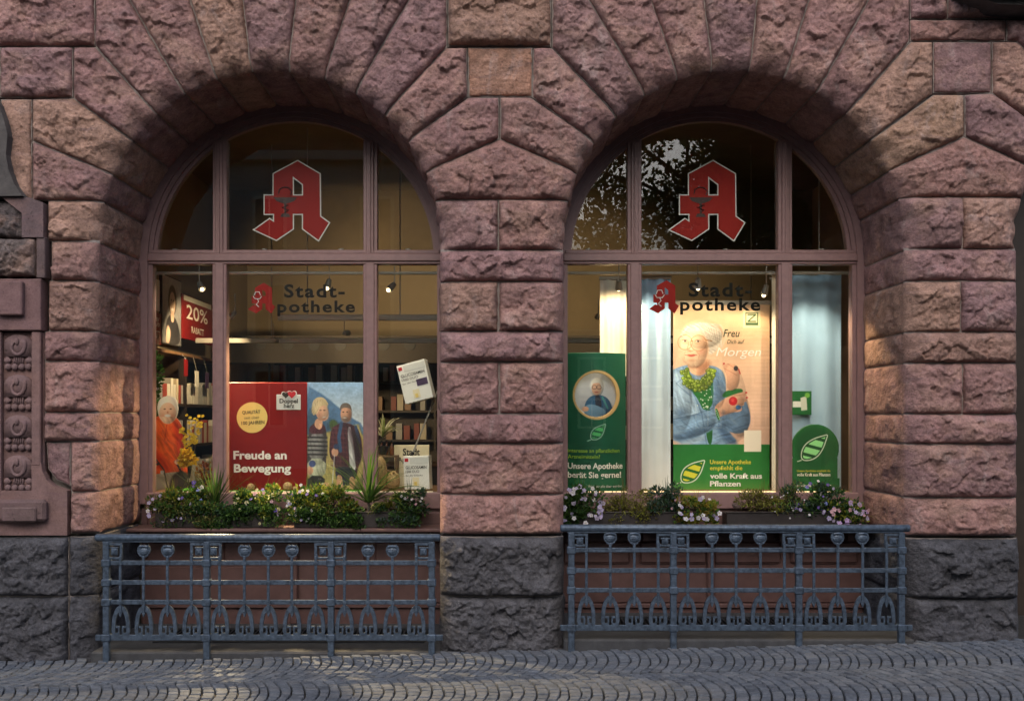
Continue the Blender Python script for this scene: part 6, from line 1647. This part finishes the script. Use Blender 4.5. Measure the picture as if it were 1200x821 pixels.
bush('trailing_ivy', 'dark ivy trailing low over the box under the couple', 'plant', 398, 608, 26, 12, 900, 0.016, [DG, MG], z, yoff=-0.05, flat=0.8)
grassy('spider_plant', 'large spider plant with long arching striped leaves', 432, 588, (0.3, 2.8), 56, 0.58, 0.011, [(0.05, 0.11, 0.025), (0.10, 0.16, 0.04), MG], 1.3, z, -0.06)
grassy('drooping_grass', 'yellow green drooping grass spilling over the box edge', 455, 594, (0.1, 3.0), 90, 0.22, 0.005, [YG, (0.20, 0.22, 0.04), (0.10, 0.13, 0.03)], 3.0, z, -0.06)
bush('flowering_bush', 'small bush with pinkish blossoms beside the middle pier', 'plant', 480, 590, 15, 17, 800, 0.018, [GB, DG, MG], z, 12, [PK, WH], 0.014)
bush('leafy_bush', 'dark low leafy plant under the drooping grass beside the middle pier', 'plant', 462, 604, 26, 11, 900, 0.018, [DG, MG, GB], z, yoff=-0.03)
bush('leafy_bush', 'dark low leafy plant under the white and violet pansies', 'plant', 362, 605, 22, 10, 700, 0.018, [DG, MG], z, yoff=-0.04)
z = trough(664, 797, ZLR, 'dark flower box under the green column')
bush('petunia_plant', 'white lilac petunias cascading beside the middle pier', 'plant', 680, 592, 22, 24, 900, 0.024, [MG, DG], z, 46, [WH, LI, WH, ((0.60, 0.54, 0.72), (0.4, 0.35, 0.1))], 0.022, yoff=-0.03)
bush('leafy_bush', 'olive brown fine-leaved bush under the green column', 'plant', 733, 596, 30, 20, 2000, 0.014, [OL, (0.09, 0.075, 0.03), YG], z)
bush('leafy_bush', 'blue green small-leaved bush beside the pale blue banner', 'plant', 780, 585, 18, 16, 900, 0.020, [GB, DG, (0.05, 0.09, 0.06)], z, 4, [PK], 0.012)
bush('petunia_plant', 'white petunias with yellow leaves hanging at the box end below the poster', 'plant', 816, 598, 21, 15, 700, 0.024, [YG, (0.26, 0.20, 0.03), MG], z, 20, [WH, LI, WH], 0.021, yoff=-0.04)
def rock(px, py, r_, label, colr):
    c = W(px, py, YF); root = MB()
    root.ball((0, 0, 0), r_, 12, 8, (1.3, 0.8, 0.85)); root.v = [tuple(Vector(p) * (1 + 0.25 * float(vn(np.array([p[0] * 40.0 + 3]), np.array([p[2] * 40.0 + p[1] * 30]), 5)[0]))) for p in root.v]
    o = root.build('garden_rock', M['stone'], None, True); o.location = c; o.color = (*colr, 1); tag(o, label, 'rock')
rock(759, 594, 0.045, 'reddish rock lying in the box under the green column', (0.30, 0.18, 0.14))
z = trough(849, 985, ZLR, 'dark flower box under the portrait poster and the leaf sign')
rock(866, 592, 0.04, 'dark rock at the end of the box below the portrait poster', (0.10, 0.075, 0.07))
bush('dry_heath', 'dry brownish heath plant below the portrait poster', 'plant', 893, 588, 22, 14, 1300, 0.014, [OL, (0.13, 0.10, 0.035), YG], z)
bush('leafy_bush', 'grey green bush with tiny white blossoms below the cream banner', 'plant', 920, 586, 16, 17, 900, 0.016, [GB, OL, MG], z, 12, [WH], 0.008)
bush('flowering_bush', 'bush with violet blue blossoms below the leaf sign', 'plant', 955, 586, 24, 20, 1300, 0.020, [DG, MG, GB], z, 22, [BL, LI, VI, WH], 0.017)
bush('petunia_plant', 'pink lilac petunias hanging at the box end beside the right pier', 'plant', 990, 602, 20, 13, 700, 0.022, [MG, DG, YG], z, 32, [((0.50, 0.34, 0.62), (0.4, 0.35, 0.2)), LI, PK], 0.021, yoff=-0.05)

# ------------------------------------------------------------------ across the street (seen mirrored in the panes)
def house(x0, x1, yf, h_, label, matk, cols_n, rows_n):
    root = thing('town_house', label, 'building', ((x0 + x1) / 2, yf, 0), 'houses across the street'); 
    MB().box((x0, yf - 8, -0.2), (x1, yf, h_)).build('wall', matk, root)
    MB().box((x0 - 0.3, yf - 8.2, h_ + 0.001), (x1 + 0.3, yf + 0.4, h_ + 0.35), 0.03).build('cornice', M['facade'], root)
    rf = MB(); rf.prism([(x0 - 0.2, h_ + 0.352), (x1 + 0.2, h_ + 0.352), (x1 - 1.5, h_ + 3.2), (x0 + 1.5, h_ + 3.2)], yf - 8, yf + 0.2); rf.build('roof', M['roof'], root)
    for r_ in range(rows_n):
        for c_ in range(cols_n):
            cx = x0 + (x1 - x0) * (c_ + 0.5) / cols_n; zc = 1.2 + (h_ - 1.6) * (r_ + 0.08) / rows_n; wh = (h_ - 1.6) / rows_n * 0.62
            wi = MB().box((cx - 0.62, yf - 0.02, zc - 0.1), (cx + 0.62, yf + 0.07, zc + wh + 0.12), 0.01).build('window', M['t_cream'], root)
            MB().box((cx - 0.5, yf + 0.0705, zc), (cx + 0.5, yf + 0.085, zc + wh)).build('pane', M['farglass'], wi)
            MB().box((cx - 0.03, yf + 0.0855, zc), (cx + 0.03, yf + 0.10, zc + wh)).build('glazing_bar', M['t_cream'], wi)
    return root
house(-26, -2.6, -26, 11.0, 'ochre town house across the street opposite the red display', M['facade'], 6, 3)
house(13.0, 32, -27, 13.0, 'grey town house across the street beyond the trees', mat('grey_facade', (0.22, 0.20, 0.18), 0.9, noise=0.1, nscale=1.5), 6, 3)
house(-2.4, 12.8, -33, 5.2, 'low brown house across the street behind the trees', mat('brown_facade', (0.16, 0.13, 0.10), 0.9, noise=0.1, nscale=1.5), 6, 2)
def tree(x, y_, h_, r_, label, seed):
    rt = random.Random(seed); root = thing('street_tree', label, 'tree', (x, y_, 0), 'trees across the street'); t = MB()
    t.tube([(x, y_, -0.1), (x + 0.05, y_, h_ * 0.25), (x - 0.05, y_ + 0.1, h_ * 0.5), (x, y_, h_ * 0.85)], [0.24, 0.18, 0.13, 0.04], 10)
    lm = []
    for q in range(16):
        z0 = h_ * rt.uniform(0.28, 0.75); a = rt.uniform(0, 6.28); L = r_ * rt.uniform(0.6, 1.0)
        e = Vector((x + math.cos(a) * L, y_ + math.sin(a) * L, z0 + L * rt.uniform(0.25, 0.9))); lm.append(e)
        t.tube([(x, y_, z0), Vector((x, y_, z0)).lerp(e, 0.5) + Vector((0, 0, 0.15)), e], [0.09, 0.05, 0.015], 6)
    t.build('trunk', M['bark'], root); mb = MB()
    for e in lm + [Vector((x, y_, h_ * 0.9)), Vector((x, y_, h_ * 0.7))]:
        for q in range(3):
            leaves(mb, rt, e + Vector((rt.gauss(0, .5), rt.gauss(0, .5), rt.gauss(0, .4))), (1.25, 1.25, 1.0), 380, 0.19, [DG, MG, (0.03, 0.06, 0.02)], 0.6)
    mb.build('crown', M['leaf'], root)
tree(5.6, -20, 12.0, 3.2, 'leafy street tree opposite the portrait poster', 3)
tree(10.2, -21, 13.0, 3.4, 'taller leafy street tree beside the grey town house', 4)
